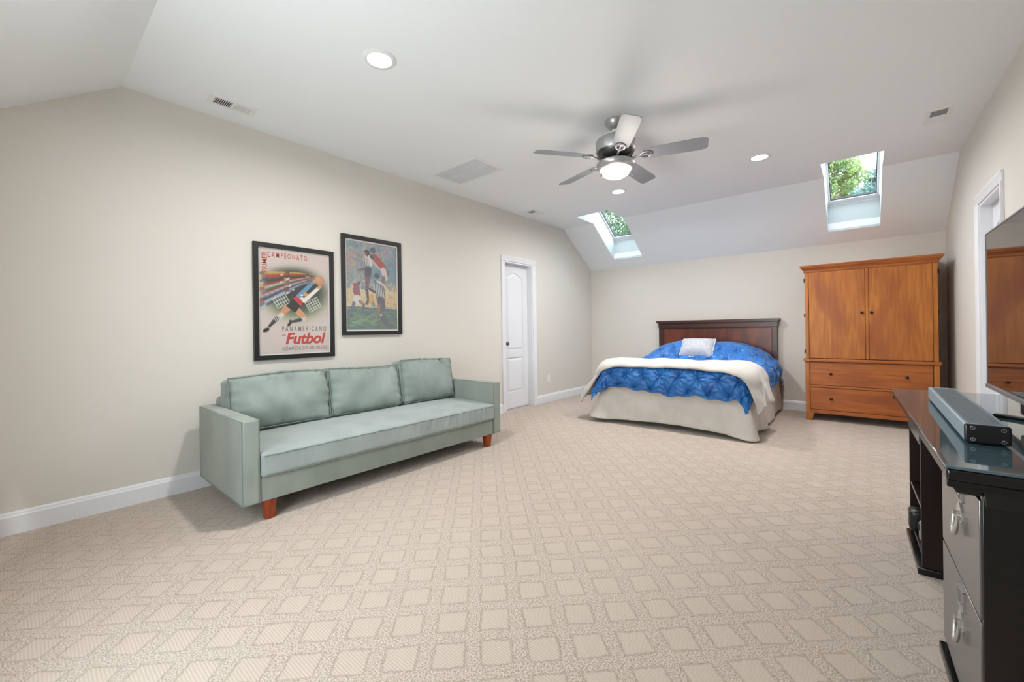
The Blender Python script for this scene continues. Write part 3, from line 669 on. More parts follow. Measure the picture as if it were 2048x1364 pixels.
r.C *= (1+.05*rng.normal(size=r.C.shape[:2]))[..., None].clip(.85, 1.15)
ink_sheet(r, t, iy, iz)
M['red_ink'] = mat('red_ink', S(186, 66, 58), .7); M['brick_ink'] = mat('brick_ink', S(176, 74, 52), .7); M['grey_ink'] = mat('grey_ink', S(112, 104, 104), .7)
# text plane: text x -> +y, text y -> +z, normal -> +x
TP = Matrix(((0, 0, 1, .0112), (1, 0, 0, 0), (0, 1, 0, 0), (0, 0, 0, 1)))
def put_text(s, yl, zb, h, wid, mt, shear=0, bold=0, rot=0, name='lettering'):
    """place text with its lower left at (fraction across, fraction up); h and wid in metres"""
    o = text(name, s, 1.0, mt, t, Matrix.Identity(4), extr=0, shear=shear, bold=bold)
    V = np.array([v.co[:] for v in o.data.vertices]); mn, mx_ = V.min(0), V.max(0)
    capo = text('measure', 'H', 1.0, mt, t, Matrix.Identity(4), extr=0); ch = max(v.co.y for v in capo.data.vertices); bpy.data.objects.remove(capo)
    sx_, sy_ = wid/(mx_[0]-mn[0]), h/ch
    o.data.transform(TP @ Matrix.Translation(((yl*2-1)*iy, (zb*2-1)*iz, 0)) @ Matrix.Rotation(rot, 4, 'Z') @ Matrix.Diagonal((sx_, sy_, 1, 1)) @ Matrix.Translation((-mn[0], 0, 0)))
    return o
def spaced(s, yl, zb, h, wid, mt, **k): return put_text(' '.join(s), yl, zb, h, wid, mt, **k)
spaced('CAMPEONATO', .11, .925, .042, .31, 'brick_ink', bold=.012)
put_text('PRIMER', .10, .775, .036, .165, 'brick_ink', bold=.012, rot=R(90))
spaced('PANAMERICANO', .295, .215, .040, .365, 'grey_ink', bold=.016)
put_text('de', .29, .168, .018, .03, 'brick_ink', shear=.3, bold=.01)
put_text('Futbol', .34, .092, .088, .335, 'red_ink', shear=.25, bold=.035)
put_text('16 DE MARZO AL 20 DE ABRIL 1952-CHILE', .295, .028, .030, .37, 'grey_ink', bold=.004)
# second poster: loosely brushed football painting
t, iy, iz = poster_frame('black-framed football painting print of leaping players, right of the pair', 1.892, 2.531, 1.073, 2.008, .036, .014)
r = Ras(2*iy, 2*iz, .0027, (120, 144, 152))
r.put((r.Y > .54)*(r.Y < .735)*1., (206, 186, 140)); r.put((r.Y > .735)*1., (96, 120, 104))
def dabs(n, x0, x1, y0, y1, cl, ln=.05, wd=.012, an=.0, sp=.8, a=.55):
    for _ in range(n):
        x, y = rng.uniform(x0, x1), rng.uniform(y0, y1); q = an+rng.normal()*sp; l_ = ln*rng.uniform(.4, 1.3); c = cl[rng.integers(len(cl))]
        c = tuple(int(np.clip(v+rng.normal()*9, 10, 240)) for v in c)
        i0, i1 = [int(np.clip(v, 0, 1)*(r.ny-1)) for v in (y-.09, y+.09)]; j0, j1 = [int(np.clip(v, 0, 1)*(r.nx-1)) for v in (x-.12, x+.12)]
        sub = Ras.__new__(Ras); sub.A = r.A; sub.e = r.e; sub.X = r.X[i0:i1+1, j0:j1+1]; sub.Y = r.Y[i0:i1+1, j0:j1+1]; sub.C = r.C[i0:i1+1, j0:j1+1]
        sub.cap(x-l_*math.cos(q)/2, y-l_*math.sin(q)/2*r.A, x+l_*math.cos(q)/2, y+l_*math.sin(q)/2*r.A, wd, wd*.5, c, a); r.C[i0:i1+1, j0:j1+1] = sub.C
dabs(330, 0, 1, 0, .5, [(120, 150, 160), (136, 150, 150), (108, 134, 156), (150, 156, 158), (126, 160, 166)], .11, .022, .2)
dabs(150, 0, .42, .08, .40, [(176, 132, 120), (196, 160, 138), (116, 160, 166), (186, 150, 132)], .08, .016, .7)
dabs(60, .3, .9, .0, .16, [(170, 150, 148), (156, 150, 154), (190, 170, 160)], .12, .02, 0)
dabs(420, 0, 1, .44, .73, [(208, 170, 110), (214, 196, 150), (196, 130, 96), (220, 206, 170), (176, 150, 120), (204, 176, 84)], .05, .010, .9)
dabs(60, .7, 1, .5, .72, [(196, 130, 110), (214, 180, 100), (222, 208, 160)], .12, .008, .7)
dabs(360, 0, 1, .75, 1, [(96, 124, 104), (84, 108, 104), (112, 140, 112), (92, 104, 116), (76, 96, 96)], .14, .018, .15, .4)
dabs(40, .05, .6, .82, .95, [(128, 160, 104), (110, 146, 96), (76, 70, 84)], .16, .014, -.3, .3)
r.curve([(0, .728), (.3, .732), (.6, .742), (1, .75)], .006, (220, 216, 206))
blk, wht, brn = (58, 62, 74), (216, 212, 206), (120, 90, 84)
def outl(*a): r.cap(*a[:4], a[4]+.012, a[5]+.012, (214, 206, 190), .55)
r.ell(.51, .075, .052, .052, (70, 72, 82)); r.ell(.51, .075, .03, .03, (96, 98, 104))
# player one, striped, jumping
outl(.40, .20, .42, .30, .075, .055); r.cap(.40, .19, .41, .29, .075, .055, wht)
for k in range(5): r.cap(.335+.035*k, .16+.01*k, .355+.03*k, .30, .007, .007, blk)
r.ell(.405, .125, .048, .055, (84, 70, 68)); r.ell(.39, .10, .05, .03, (44, 44, 50)); r.cap(.40, .30, .22, .325, .026, .018, brn); r.cap(.44, .16, .47, .25, .03, .025, wht)
r.cap(.41, .31, .40, .39, .068, .058, (70, 72, 88)); r.cap(.40, .41, .375, .55, .048, .030, (110, 84, 88)); r.cap(.38, .55, .40, .64, .028, .024, (70, 76, 96)); r.cap(.40, .67, .37, .70, .03, .026, (76, 80, 96))
# player two, red shirt
outl(.57, .20, .70, .27, .07, .06); r.cap(.54, .155, .72, .265, .062, .062, (176, 76, 70)); r.ell(.49, .155, .045, .036, (86, 70, 70)); r.cap(.72, .30, .76, .39, .055, .045, (208, 200, 188)); r.cap(.72, .39, .70, .48, .04, .03, (140, 100, 92)); r.cap(.80, .30, .84, .36, .016, .012, (120, 84, 80))
# player three, striped, seen from behind
outl(.62, .50, .66, .62, .09, .075); r.cap(.61, .48, .66, .60, .085, .075, (206, 206, 208))
for k in range(6): r.cap(.54+.035*k, .43+.012*k, .57+.035*k, .64, .009, .009, blk)
r.ell(.585, .37, .058, .052, (54, 74, 84)); r.cap(.53, .56, .43, .53, .026, .02, (56, 58, 72)); r.cap(.70, .46, .92, .60, .018, .012, (200, 196, 186)); r.cap(.66, .66, .68, .72, .08, .07, (84, 80, 92)); r.cap(.61, .73, .60, .80, .04, .03, (150, 110, 104)); r.cap(.62, .80, .68, .84, .026, .024, (120, 100, 100)); r.ell(.66, .835, .026, .02, wht); r.cap(.68, .86, .77, .92, .045, .03, (92, 88, 104)); r.cap(.77, .92, .74, .95, .02, .012, (84, 84, 104))
r.cap(.47, .62, .46, .69, .05, .04, (212, 156, 80)); r.cap(.50, .69, .52, .73, .03, .02, (120, 130, 120))
# player four, crimson, left
outl(.17, .52, .20, .60, .08, .07); r.cap(.16, .52, .20, .60, .078, .062, (146, 74, 90)); r.ell(.225, .475, .036, .042, (90, 84, 92)); r.cap(.10, .51, .08, .60, .026, .022, (206, 180, 150)); r.cap(.19, .655, .18, .67, .075, .07, (214, 206, 198)); r.cap(.13, .70, .07, .80, .03, .02, (100, 92, 110)); r.cap(.24, .68, .32, .72, .03, .024, (150, 120, 116)); r.cap(.31, .73, .29, .80, .026, .02, (92, 92, 116))
dabs(500, 0, 1, 0, 1, [(150, 150, 146), (120, 130, 140), (190, 180, 160), (90, 100, 104)], .03, .006, .5, 1, .22)
r.C = r.C*.82+np.array(S(150, 152, 156)[:3])*.18; r.C *= (1+.04*rng.normal(size=r.C.shape[:2]))[..., None].clip(.85, 1.15)
ink_sheet(r, t, iy, iz)

# outlets ------------------------------------------------------------
o1 = thing('wall_outlet', 'white double wall outlet low on the left wall beside the white panel door', 'outlet', (XL, 5.165, .355))
b = B(); b.box(0, .006, -.036, .036, -.058, .058); obj('cover_plate', b, 'trim', o1, bevel=.002)
for dz in (-.021, .021):
    b = B(); b.box(.006, .008, -.017, .017, dz-.014, dz+.014).box(.008, .0085, -.007, -.005, dz-.002, dz+.007).box(.008, .0085, .005, .007, dz-.002, dz+.007); obj('socket', b, 'white', o1, bevel=.001)
o2 = thing('wall_outlet', 'wall outlet with a plugged-in cord between bed and wardrobe', 'outlet', (-.80, YB, .37))
b = B(); b.box(-.036, .036, -.006, 0, -.058, .058); obj('cover_plate', b, 'trim', o2, bevel=.002)
b = B(); b.box(-.016, .016, -.03, -.006, -.03, -.005); obj('plug', b, 'grey_plastic', o2, bevel=.003)
b = B(); b.tube([(0, -.03, -.018), (.0, -.045, -.05), (-.01, -.04, -.16), (-.03, -.03, -.30), (-.05, -.03, -.362)], .003, 6); obj('cord', b, 'grey_plastic', o2, smooth=True)

# armoire ------------------------------------------------------------
YF = 5.93; A0, A1 = -.494, .612; AB = 6.49
arm = thing('wardrobe', 'tall honey-coloured wooden armoire with two doors above two drawers', 'wardrobe', ((A0+A1)/2, 0, 0)); cx = (A0+A1)/2
def abox(name, x0, x1, y0, y1, z0, z1, mt, par=arm, bev=.002, label=None):
    b = B(); b.box(x0-cx, x1-cx, y0, y1, z0, z1); return obj(name, b, mt, par, bevel=bev, label=label)
b = B(); b.box(A0+.012-cx, A0+.04-cx, YF+.02, AB, .10, 1.72).box(A1-.04-cx, A1-.012-cx, YF+.02, AB, .10, 1.72).box(A0+.04-cx, A1-.04-cx, AB-.02, AB, .10, 1.72).box(A0+.04-cx, A1-.04-cx, YF+.03, AB-.02, .10, .12).box(A0+.04-cx, A1-.04-cx, YF+.03, AB-.02, 1.69, 1.72)
obj('carcass', b, 'honey_v', arm)
for x0, x1, nm in ((A0+.006, A0+.040, 'stile'), (A1-.040, A1-.006, 'stile')): abox(nm, x0, x1, YF, YF+.03, .718, 1.724, 'honey_v')
for x0, x1 in ((A0, A0+.042), (A1-.042, A1)): abox('stile', x0, x1, YF, YF+.03, .09, .684, 'honey_v')
abox('waist_moulding', A0-.014, A1+.014, YF-.016, AB, .684, .718, 'honey_h', bev=.006)
abox('inner_recess', A0+.04, A1-.04, YF+.022, YF+.028, .12, 1.72, 'honey_dark', bev=0)  # dark sheet behind the fronts puts the shade of the gaps into colour
abox('rail', A0+.042, A1-.042, YF+.002, YF+.03, .386, .410, 'honey_h', bev=.004)
abox('base_rail', A0+.042, A1-.042, YF, YF+.03, .088, .128, 'honey_h')
abox('side_rail', A0+.002, A0+.03, YF+.03, AB, .088, .128, 'honey_h'); abox('side_rail', A1-.03, A1-.002, YF+.03, AB, .088, .128, 'honey_h')
for x0, x1, kx in ((A0+.043, .048, .022), (.079, A1-.043, .100)):
    d = abox('cabinet_door', x0, x1, YF+.001, YF+.022, .724, 1.716, 'honey_v', bev=.003)
    b = B(); b.lathe([(.006, 0), (.006, -.010), (.012, -.014), (.015, -.022), (.012, -.028), (.004, -.030)], (kx-cx, YF+.001, 1.235), 16, 'y'); obj('knob', b, 'dark_metal', d, smooth=True)
abox('centre_stile', .050, .077, YF-.004, YF+.022, .722, 1.718, 'honey_v', bev=.003)
for z0, z1, kz in ((.414, .680, .548), (.132, .382, .262)):
    d = abox('drawer', A0+.046, A1-.046, YF+.003, YF+.022, z0, z1, 'honey_h', bev=.003)
    for kx in (-.255, .372):
        b = B(); b.lathe([(.006, 0), (.006, -.010), (.012, -.014), (.015, -.022), (.012, -.028), (.004, -.030)], (kx-cx, YF+.003, kz), 16, 'y'); obj('knob', b, 'dark_metal', d, smooth=True)
# cornice profile swept round front and sides
prof = [(0, 1.716), (.006, 1.728), (.008, 1.742), (.020, 1.756), (.032, 1.772), (.034, 1.782), (.040, 1.786), (.040, 1.800)]
b = B(); V_ = []; 
for d_, z in prof: V_ += [(A0-d_-cx, AB, z), (A0-d_-cx, YF-d_, z), (A1+d_-cx, YF-d_, z), (A1+d_-cx, AB, z)]
n = len(prof); F_ = [(j*4+i, j*4+i+1, (j+1)*4+i+1, (j+1)*4+i) for j in range(n-1) for i in range(3)]+[((n-1)*4, (n-1)*4+1, (n-1)*4+2, (n-1)*4+3), (0, 3, 2, 1)]+[(j*4, (j+1)*4, (j+1)*4+3, j*4+3) for j in range(n-1)]
b.add(V_, F_); obj('cornice', b, 'honey_h', arm)
for s_, x in ((1, A0), (-1, A1)):
    for yy in (YF, AB-.05):
        b = B(); b.prism([(x-cx, 0), (x-cx+s_*.062, 0), (x-cx+s_*.078, .09), (x-cx, .09)], 'y', yy, yy+.04); obj('foot', b, 'honey_v', arm, bevel=.003)
for x in (A0+.001, A1-.013):
    for z in (.80, 1.22, 1.63): abox('hinge', x-.006 if x < 0 else x+.006, x+.006 if x < 0 else x+.018, YF-.004, YF+.03, z-.022, z+.022, 'dark_metal', bev=.001)

# bed ------------------------------------------------------------
bed = thing('bed', 'queen bed with a dark mahogany panel headboard and pale skirt', 'bed', (-1.61, 0, 0)); bx = -1.61
HB0, HB1, HY = -2.405, -.832, 6.43
b = B(); b.box(HB0+.06-bx, HB1-.06-bx, HY+.015, HY+.045, .3, 1.10); hb = obj('headboard', b, 'mahogany_v', bed)
b = B(); b.prism([(HB0-.004-bx, 1.165), (HB0-.034-bx, 1.188), (HB0-.034-bx, 1.205), (HB1+.034-bx, 1.205), (HB1+.034-bx, 1.188), (HB1+.004-bx, 1.165)], 'y', HY-.03, HY+.06); obj('top_cap', b, 'mahogany', hb, bevel=.003)
b = B(); b.box(HB0-.004-bx, HB1+.004-bx, HY-.006, HY+.055, 1.098, 1.166); obj('top_rail', b, 'mahogany', hb, bevel=.003)
b = B(); b.box(HB0+.06-bx, HB1-.06-bx, HY+.002, HY+.016, 1.086, 1.10); obj('panel_moulding', b, 'mahogany', hb, bevel=.004)
for x0 in (HB0, HB1-.062):
    b = B(); b.box(x0-bx, x0+.062-bx, HY, HY+.05, 0, 1.10); obj('post', b, 'mahogany', hb, bevel=.004)
    xm = x0+.062 if x0 < -2 else x0; b = B(); b.box(xm-.008-bx, xm+.008-bx, HY-.004, HY+.016, .3, 1.09); obj('panel_moulding', b, 'mahogany', hb, bevel=.004)
b = softbox(-2.375-bx, -.845-bx, 4.50, 6.42, .30, .655, (20, 24, 8), .07); obj('mattress', b, 'mattress', bed, smooth=True)
b = B(); b.box(-2.36-bx, -.86-bx, 4.56, 6.42, .16, .30); obj('box_spring', b, 'mattress', bed, bevel=.02)
for x in (-2.30, -.92):
    for y in (4.62, 6.3):
        b = B(); b.lathe([(.028, 0), (.03, .02), (.022, .04), (.022, .17)], (x-bx, y, 0), 16); obj('bed_leg', b, 'dark_metal', bed, smooth=True)
# skirt: a hanging sheet round three sides, flaring into points at the foot corners
X0, X1, YFt = -2.425, -.795, 4.475
def skirt():
    cr_ = .05; pts = []
    def seg(a, c, n): return [np.array(a)+(np.array(c)-np.array(a))*i/n for i in range(n)]
    pts += seg((X0, 6.40), (X0, YFt+cr_), 90)
    for i in range(14): q = R(180+90*i/14); pts.append(np.array((X0+cr_+cr_*math.cos(q), YFt+cr_+cr_*math.sin(q))))
    pts += seg((X0+cr_, YFt), (X1-cr_, YFt), 110)
    for i in range(14): q = R(270+90*i/14); pts.append(np.array((X1-cr_+cr_*math.cos(q), YFt+cr_+cr_*math.sin(q))))
    pts += seg((X1, YFt+cr_), (X1, 6.40), 90); pts.append(np.array((X1, 6.40)))
    p = np.array(pts); tg = np.gradient(p, axis=0); tg /= np.linalg.norm(tg, axis=1, keepdims=True); nr = np.stack([tg[:, 1], -tg[:, 0]], 1)
    cen = np.array(((X0+X1)/2, 5.4)); nr *= np.sign(((p-cen)*nr).sum(1, keepdims=True))
    s_ = np.concatenate([[0], np.cumsum(np.linalg.norm(np.diff(p, axis=0), axis=1))])
    cl = [s_[90+7], s_[90+14+110+7]]; rows = []
    nv = 26
    for j in range(nv):
        f = j/(nv-1); z = .44-(.44-.028)*f; off = np.zeros(len(p)); off -= .035*(1-f)**2; 
        fl = np.exp(-((s_-cl[0])/.16)**2)*.135+np.exp(-((s_-cl[1])/.16)**2)*.07
        off += fl*f**1.5+(.006*np.sin(s_*19)+.004*np.sin(s_*43+1)+.012*np.sin(s_*6+.5))*f+.008*f-.012
        off += .05*f*np.exp(-((s_-cl[1]-.55)/.16)**2) + .03*f*np.exp(-((s_-cl[1]-1.1)/.2)**2)
        lift = .022*np.exp(-((s_-cl[0])/.12)**2)-.012*np.exp(-((s_-cl[1])/.12)**2)+.030*np.clip(np.sin((s_-cl[0])/(cl[1]-cl[0])*math.pi), 0, 1)*(s_ > cl[0])*(s_ < cl[1])
        q = p+nr*off[:, None]; rows.append(np.concatenate([q-np.array([bx, 0]), (z+lift*f)[:, None]], 1))
    return np.array(rows)
b = B(); b.grid(skirt()); o = obj('bed_skirt', b, 'skirt', bed, smooth=True)
md = o.modifiers.new('thick', 'SOLIDIFY'); md.thickness = .004
# draped cloth over the mattress
def bump_head(x, y):
    """rise of the bed surface where the sleeping pillows lie under the covers"""
    sy = np.clip((y-5.50)/.42, 0, 1); sy = sy*sy*(3-2*sy); u = (x+1.62)/.74
    prof_ = np.clip(1-np.abs(u)**3.2, 0, 1)**.8
    dip = 1-.10*np.exp(-((x+1.55)/.14)**2)
    back = 1-.25*np.clip((y-6.2)/.2, 0, 1)
    return .225*sy*prof_*dip*back
def drape(u, v, Rr, wx0, wx1, yf, top, flare=.06, lift=0., fl_left=1.):
    """u across (world x if laid flat), v distance toward the foot as world y laid flat"""
    a = np.where(u < wx0, wx0-u, np.where(u > wx1, u-wx1, 0)); sg = np.where(u < wx0, -1., 1.); bb_ = np.clip(yf-v, 0, None)
    d = np.hypot(a, bb_); dd = np.where(d == 0, 1, d); dx, dy = sg*a/dd, -bb_/dd; flare = np.where(u < wx0, flare*fl_left, flare)
    q = Rr*math.pi/2; th_ = np.clip(d/Rr, 0, math.pi/2); over = np.clip(d-q, 0, None)
    out = Rr*np.sin(th_)+flare*over; dn = Rr*(1-np.cos(th_))+over
    x = np.clip(u, wx0, wx1)+dx*out; y = np.maximum(v, yf)+dy*out
    z = top-dn+lift; return np.stack([x, y, z], -1), d
def normals(P):
    du = np.gradient(P, axis=1); dv = np.gradient(P, axis=0); n_ = np.cross(du, dv); n_ /= np.linalg.norm(n_, axis=-1, keepdims=True)+1e-12
    if n_[..., 2].mean() < 0: n_ = -n_
    return n_
def comforter():
    wx0, wx1, yf, top, Rr, ov = -2.31, -.94, 4.585, .672, .13, .365
    us = np.arange(wx0-ov, wx1+ov+.001, .0068); vs = np.arange(yf-ov, 6.405, .0068); U, V = np.meshgrid(us, vs)
    P, d = drape(U, V, Rr, wx0, wx1, yf, top, fl_left=6)
    P[..., 2] += bump_head(P[..., 0], P[..., 1])*np.clip(1-d/.22, 0, 1)+.012*np.sin(U*5+1)*np.sin(V*4)*np.clip(1-d/.2, 0, 1)
    P[..., 0] += 0; bulge = .7*np.clip((V-5.5)/.5, 0, 1)*np.clip(d/.2, 0, 1)*np.clip(1.6-d/.2, 0, 1); P[..., 0] += np.where(U > wx1, .03, -.03)*bulge
    N_ = normals(P)
    # pintuck lattice
    px, py = .195, .15; hh = np.zeros_like(U); gx = (U-(-2.25))/px; gy = (V-(yf-.17))/py
    best = np.full_like(U, 9.); bdx = np.zeros_like(U); bdy = np.zeros_like(U); key = np.zeros_like(U)
    for par in (0, 1):     # staggered rows
        ix = np.round(gx-.5*par)+.5*par; iy_ = np.round((gy-par)/2)*2+par
        dx, dy = (gx-ix)*px, (gy-iy_)*py; dist = np.hypot(dx, dy); mk = dist < best
        best = np.where(mk, dist, best); bdx = np.where(mk, dx, bdx); bdy = np.where(mk, dy, bdy); key = np.where(mk, ix*12.9+iy_*78.2, key)
    th_ = np.arctan2(bdy, bdx); ph = np.modf(np.sin(key)*43758.5)[0]*6.28
    hh += .020*(1-np.exp(-(best/.06)**2))
    fold = (np.cos(9*th_+ph)+.6*np.cos(5*th_-ph*2)); env = np.exp(-best/.05)*np.clip(best/.014, 0, 1)
    hh += .014*fold*env
    c1 = gx+gy/2; c2 = gx-gy/2
    for c_ in (c1, c2):
        dl_ = np.abs(c_-np.round(c_))*px*.7; hh -= .006*np.exp(-(dl_/.006)**2); hh += .0035*np.exp(-((dl_-.016)/.008)**2)
    hh -= .008*np.exp(-(best/.011)**2)
    hh += .003*np.sin(U*31+4*np.sin(V*9))*np.sin(V*27+3*np.sin(U*11))
    # looser rumple on the right side near the head
    rum = np.clip((U+1.15)/.3, 0, 1)*np.clip((V-5.0)/.4, 0, 1); hh += rum*.009*np.sin(U*46+V*20+2*np.sin(V*13))
    ue, ve = np.minimum(U-U.min(), U.max()-U), np.minimum(V-V.min(), V.max()-V); hh *= np.clip(np.minimum(ue, ve)/.035, .15, 1)
    P += N_*hh[..., None]
    hem = .012*np.sin(U*14+1)+.008*np.sin(U*33); low = np.clip((d-.25)/.1, 0, 1); P[..., 2] += hem*low
    P[..., 2] += .045*low*np.exp(-((U+2.05)/.2)**2)*(V < yf)
    b = B(); b.grid(P); return b
o = obj('comforter', comforter(), 'blue', None, smooth=True); o.modifiers.new('thick', 'SOLIDIFY').thickness = .008
o['label'] = 'royal blue pintucked comforter spread over the bed'; o['category'] = 'comforter'
def throw():
    wx0, wx1, yf, top, Rr, ov = -2.30, -.92, 4.585, .706, .165, .48
    us = np.arange(wx0-ov-.06, wx1+ov+.001, .014); ns = 44; rows = []
    U = np.tile(us, (ns, 1)); f = np.linspace(0, 1, ns)[:, None]
    front = yf-.14+.02*np.sin(us*3)-.0*us; back = 5.02+.05*np.sin((us+1.6)*1.1)+.0*us
    front = front-.10*np.clip((np.abs(us+1.61)-.60)/.4, 0, 1)
    V = front[None]*(1-f)+back[None]*f
    P, d = drape(U, V, Rr, wx0, wx1, yf, top, flare=.16, fl_left=3.6)
    N_ = normals(P); ed = np.minimum(f, 1-f); h = .012*np.clip(ed/.08, 0, 1)**.5
    h = h+.006*np.sin(U*9+V*6)+.004*np.sin(U*23-V*14)
    lo_ = np.clip((d-.3)/.2, 0, 1); h = h+.012*lo_*np.sin(V*30+1)
    P = P+N_*h[..., None]
    P[..., 2] += .016*np.sin(V*16)*lo_
    b = B(); b.grid(P); return b
o = obj('throw_blanket', throw(), 'fleece', None, smooth=True); md = o.modifiers.new('thick', 'SOLIDIFY'); md.thickness = .014; md.offset = 1
o['label'] = 'off-white fleece blanket folded across the foot of the bed'; o['category'] = 'blanket'
# accent pillow
ap = thing('throw_pillow', 'small light grey pillow lying on the blue comforter', 'pillow', (-1.64, 5.735, .832), R(2))
b = softbox(-.195, .195, -.045, .045, -.15, .15, (26, 8, 18), .022, (0, .045, 0), .003, 5, 9)
V = np.array(b.v); q = (np.abs(V[:, 0])/.205)**6*(np.abs(V[:, 2])/.15)**6; V[:, 0] *= 1+.05*q; V[:, 2] *= 1+.06*q; V[:, 1] *= 1-.6*np.clip(np.maximum(np.abs(V[:, 0])/.205, np.abs(V[:, 2])/.15), 0, 1)**4; b.v = [tuple(p) for p in V]
po = obj('pillow_cover', b, 'pillow', ap, smooth=True); po.rotation_euler = (-R(46), 0, 0)
b = B(); pth = []
for a_ in range(64):
    q = 2*math.pi*a_/64; c_, s_ = math.cos(q), math.sin(q); k = 1/max(abs(c_)/.199, abs(s_)/.154); k2 = (abs(c_*k/.199)*abs(s_*k/.154))**5
    pth.append((c_*k*(1+.05*k2)+.002*math.sin(a_*2.1), 0, s_*k*(1+.06*k2)+.002*math.sin(a_*1.3)))
b.tube(pth, .005, 6, closed=True); po2 = obj('fringe', b, 'pillow_edge', ap, smooth=True); po2.rotation_euler = (-R(46), 0, 0)

# desk ------------------------------------------------------------
DZ = .757; DROT = .0172   # local frame: +y along the desk (near to far), +x away from the room
desk = thing('desk', 'long black wooden desk with file drawers along the right wall', 'desk', (.157, 1.44, 0), DROT)
DLn, DD = 1.575, .555
def dbox(name, x0, x1, y0, y1, z0, z1, mt='black_wood', par=None, bev=.002, label=None):
    b = B(); b.box(x0, x1, y0, y1, z0, z1); return obj(name, b, mt, par or desk, bevel=bev, label=label)
dbox('desk_top', 0, DD, 0, DLn, DZ-.036, DZ-.008, bev=.005)
dbox('glass_top', -.002, DD, -.002, DLn, DZ-.0075, DZ, 'glass_top', bev=.0015, label='glass sheet covering the desk top')
FX = .061
dbox('top_frame', FX-.016, DD-.02, .02, DLn-.02, DZ-.068, DZ-.036)
# stepped end mouldings under the top
for y0, y1 in ((.004, .024), (DLn-.024, DLn-.004)):
    b = B(); b.prism([(.001, DZ-.036), (.001, DZ-.052), (.012, DZ-.054), (.016, DZ-.064), (.048, DZ-.066), (.054, DZ-.054), (.062, DZ-.055), (.064, DZ-.085), (.072, DZ-.09), (DD-.02, DZ-.09), (DD-.02, DZ-.036)], 'y', y0, y1)
    obj('end_moulding', b, 'black_wood', desk, bevel=.002)
def pedestal(y0, y1):
    b = B(); b.box(FX, DD-.02, y0, y0+.02, .03, DZ-.068).box(FX, DD-.02, y1-.02, y1, .03, DZ-.068).box(DD-.03, DD-.02, y0+.02, y1-.02, .03, DZ-.068).box(FX+.004, DD-.03, y0+.02, y1-.02, .06, .075)
    obj('pedestal', b, 'brown_black' if y0 > 1 else 'black_wood', desk, bevel=.0015)
    b = B(); b.box(FX-.014, DD-.01, y0-.008, y1+.008, 0, .03); obj('plinth', b, 'black_wood', desk, bevel=.003)
N0, N1 = .02, .545; F0, F1 = 1.10, 1.545
pedestal(N0, N1); pedestal(F0, F1)
def hardware(d, yc, zt, x, full=True):
    """card holder above a pointed back plate with a bail handle"""
    b = B(); w_, h_, t_ = .036, .028, .004
    b.box(x-.004, x, yc-w_, yc-w_+t_, zt-2*h_, zt).box(x-.004, x, yc+w_-t_, yc+w_, zt-2*h_, zt).box(x-.004, x, yc-w_, yc+w_, zt-t_, zt).box(x-.004, x, yc-w_, yc+w_, zt-2*h_, zt-2*h_+t_)
    b.tube([(x-.002, yc-w_, zt-h_), (x-.010, yc-w_-.004, zt-h_)], .003, 8)
    obj('card_holder', b, 'silver_hw', d)
    if not full: return
    zc = zt-.105
    b = B(); pts = [(yc-.036, zc+.002), (yc-.030, zc+.022), (yc-.012, zc+.036), (yc, zc+.048), (yc+.012, zc+.036), (yc+.030, zc+.022), (yc+.036, zc+.002), (yc+.024, zc-.012), (yc, zc-.004), (yc-.024, zc-.012)]
    b.prism(pts, 'x', x-.0035, x); obj('back_plate', b, 'silver_hw', d)
    b = B()
    for s_ in (-1, 1): b.lathe([(.005, 0), (.005, -.008), (.0065, -.009), (.0065, -.012), (.003, -.013)], (x, yc+s_*.026, zc+.004), 12, 'x')
    arc = [(x-.010-.004*math.sin(math.pi*i/12), yc-.026*math.cos(math.pi*i/12), zc+.004-.050*math.sin(math.pi*i/12)) for i in range(13)]
    b.tube(arc, [.0035+.003*math.sin(math.pi*i/12) for i in range(13)], 8); obj('bail_handle', b, 'silver_hw', d, smooth=True)
zg = .385
for z0, z1, zt in ((zg+.004, DZ-.082, DZ-.093), (.062, zg-.004, zg-.022)):
    d = dbox('file_drawer', FX-.004, FX+.02, N0+.012, N1-.012, z0, z1, 'black_gloss', bev=.0015); hardware(d, (N0+N1)/2-.04, zt, FX-.004)
d = dbox('drawer', FX-.004, FX+.02, F0+.016, F1-.016, .575, DZ-.074, 'black_gloss', bev=.0015); hardware(d, (F0+F1)/2, DZ-.09, FX-.004, False)
dbox('shelf', FX+.002, DD-.03, F0+.02, F1-.02, .275, .291, bev=.002); dbox('shelf', FX+.002, DD-.03, F0+.02, F1-.02, .555, .570, bev=.002)
dbox('apron', FX+.002, FX+.02, N1, F0, DZ-.098, DZ-.066); dbox('modesty_panel', DD-.03, DD-.02, N1, F0, .10, DZ-.068, 'brown_black')
def on_desk(x, y, z): c_, s_ = math.cos(DROT), math.sin(DROT); return (.157+x*c_-y*s_, 1.44+x*s_+y*c_, z)
gd = thing('electronic_device', 'black and grey plastic device on the bottom desk shelf', 'device', on_desk(.10, 1.42, .077), DROT)
b = softbox(-.055, .055, -.045, .045, 0, .105, (6, 6, 8), .018); obj('casing', b, 'black_plastic', gd, smooth=True)
g2 = thing('electronic_device', 'small rounded grey plastic device beside the black one on the desk shelf', 'device', on_desk(.09, 1.29, .077), DROT)
b = softbox(-.02, .03, -.022, .022, 0, .095, (6, 6, 8), .016); obj('casing', b, 'grey_plastic', g2, smooth=True)
b = B(); b.box(-.0215, -.0195, -.012, .012, .05, .08); obj('button_plate', b, 'black_plastic', g2, bevel=.001)

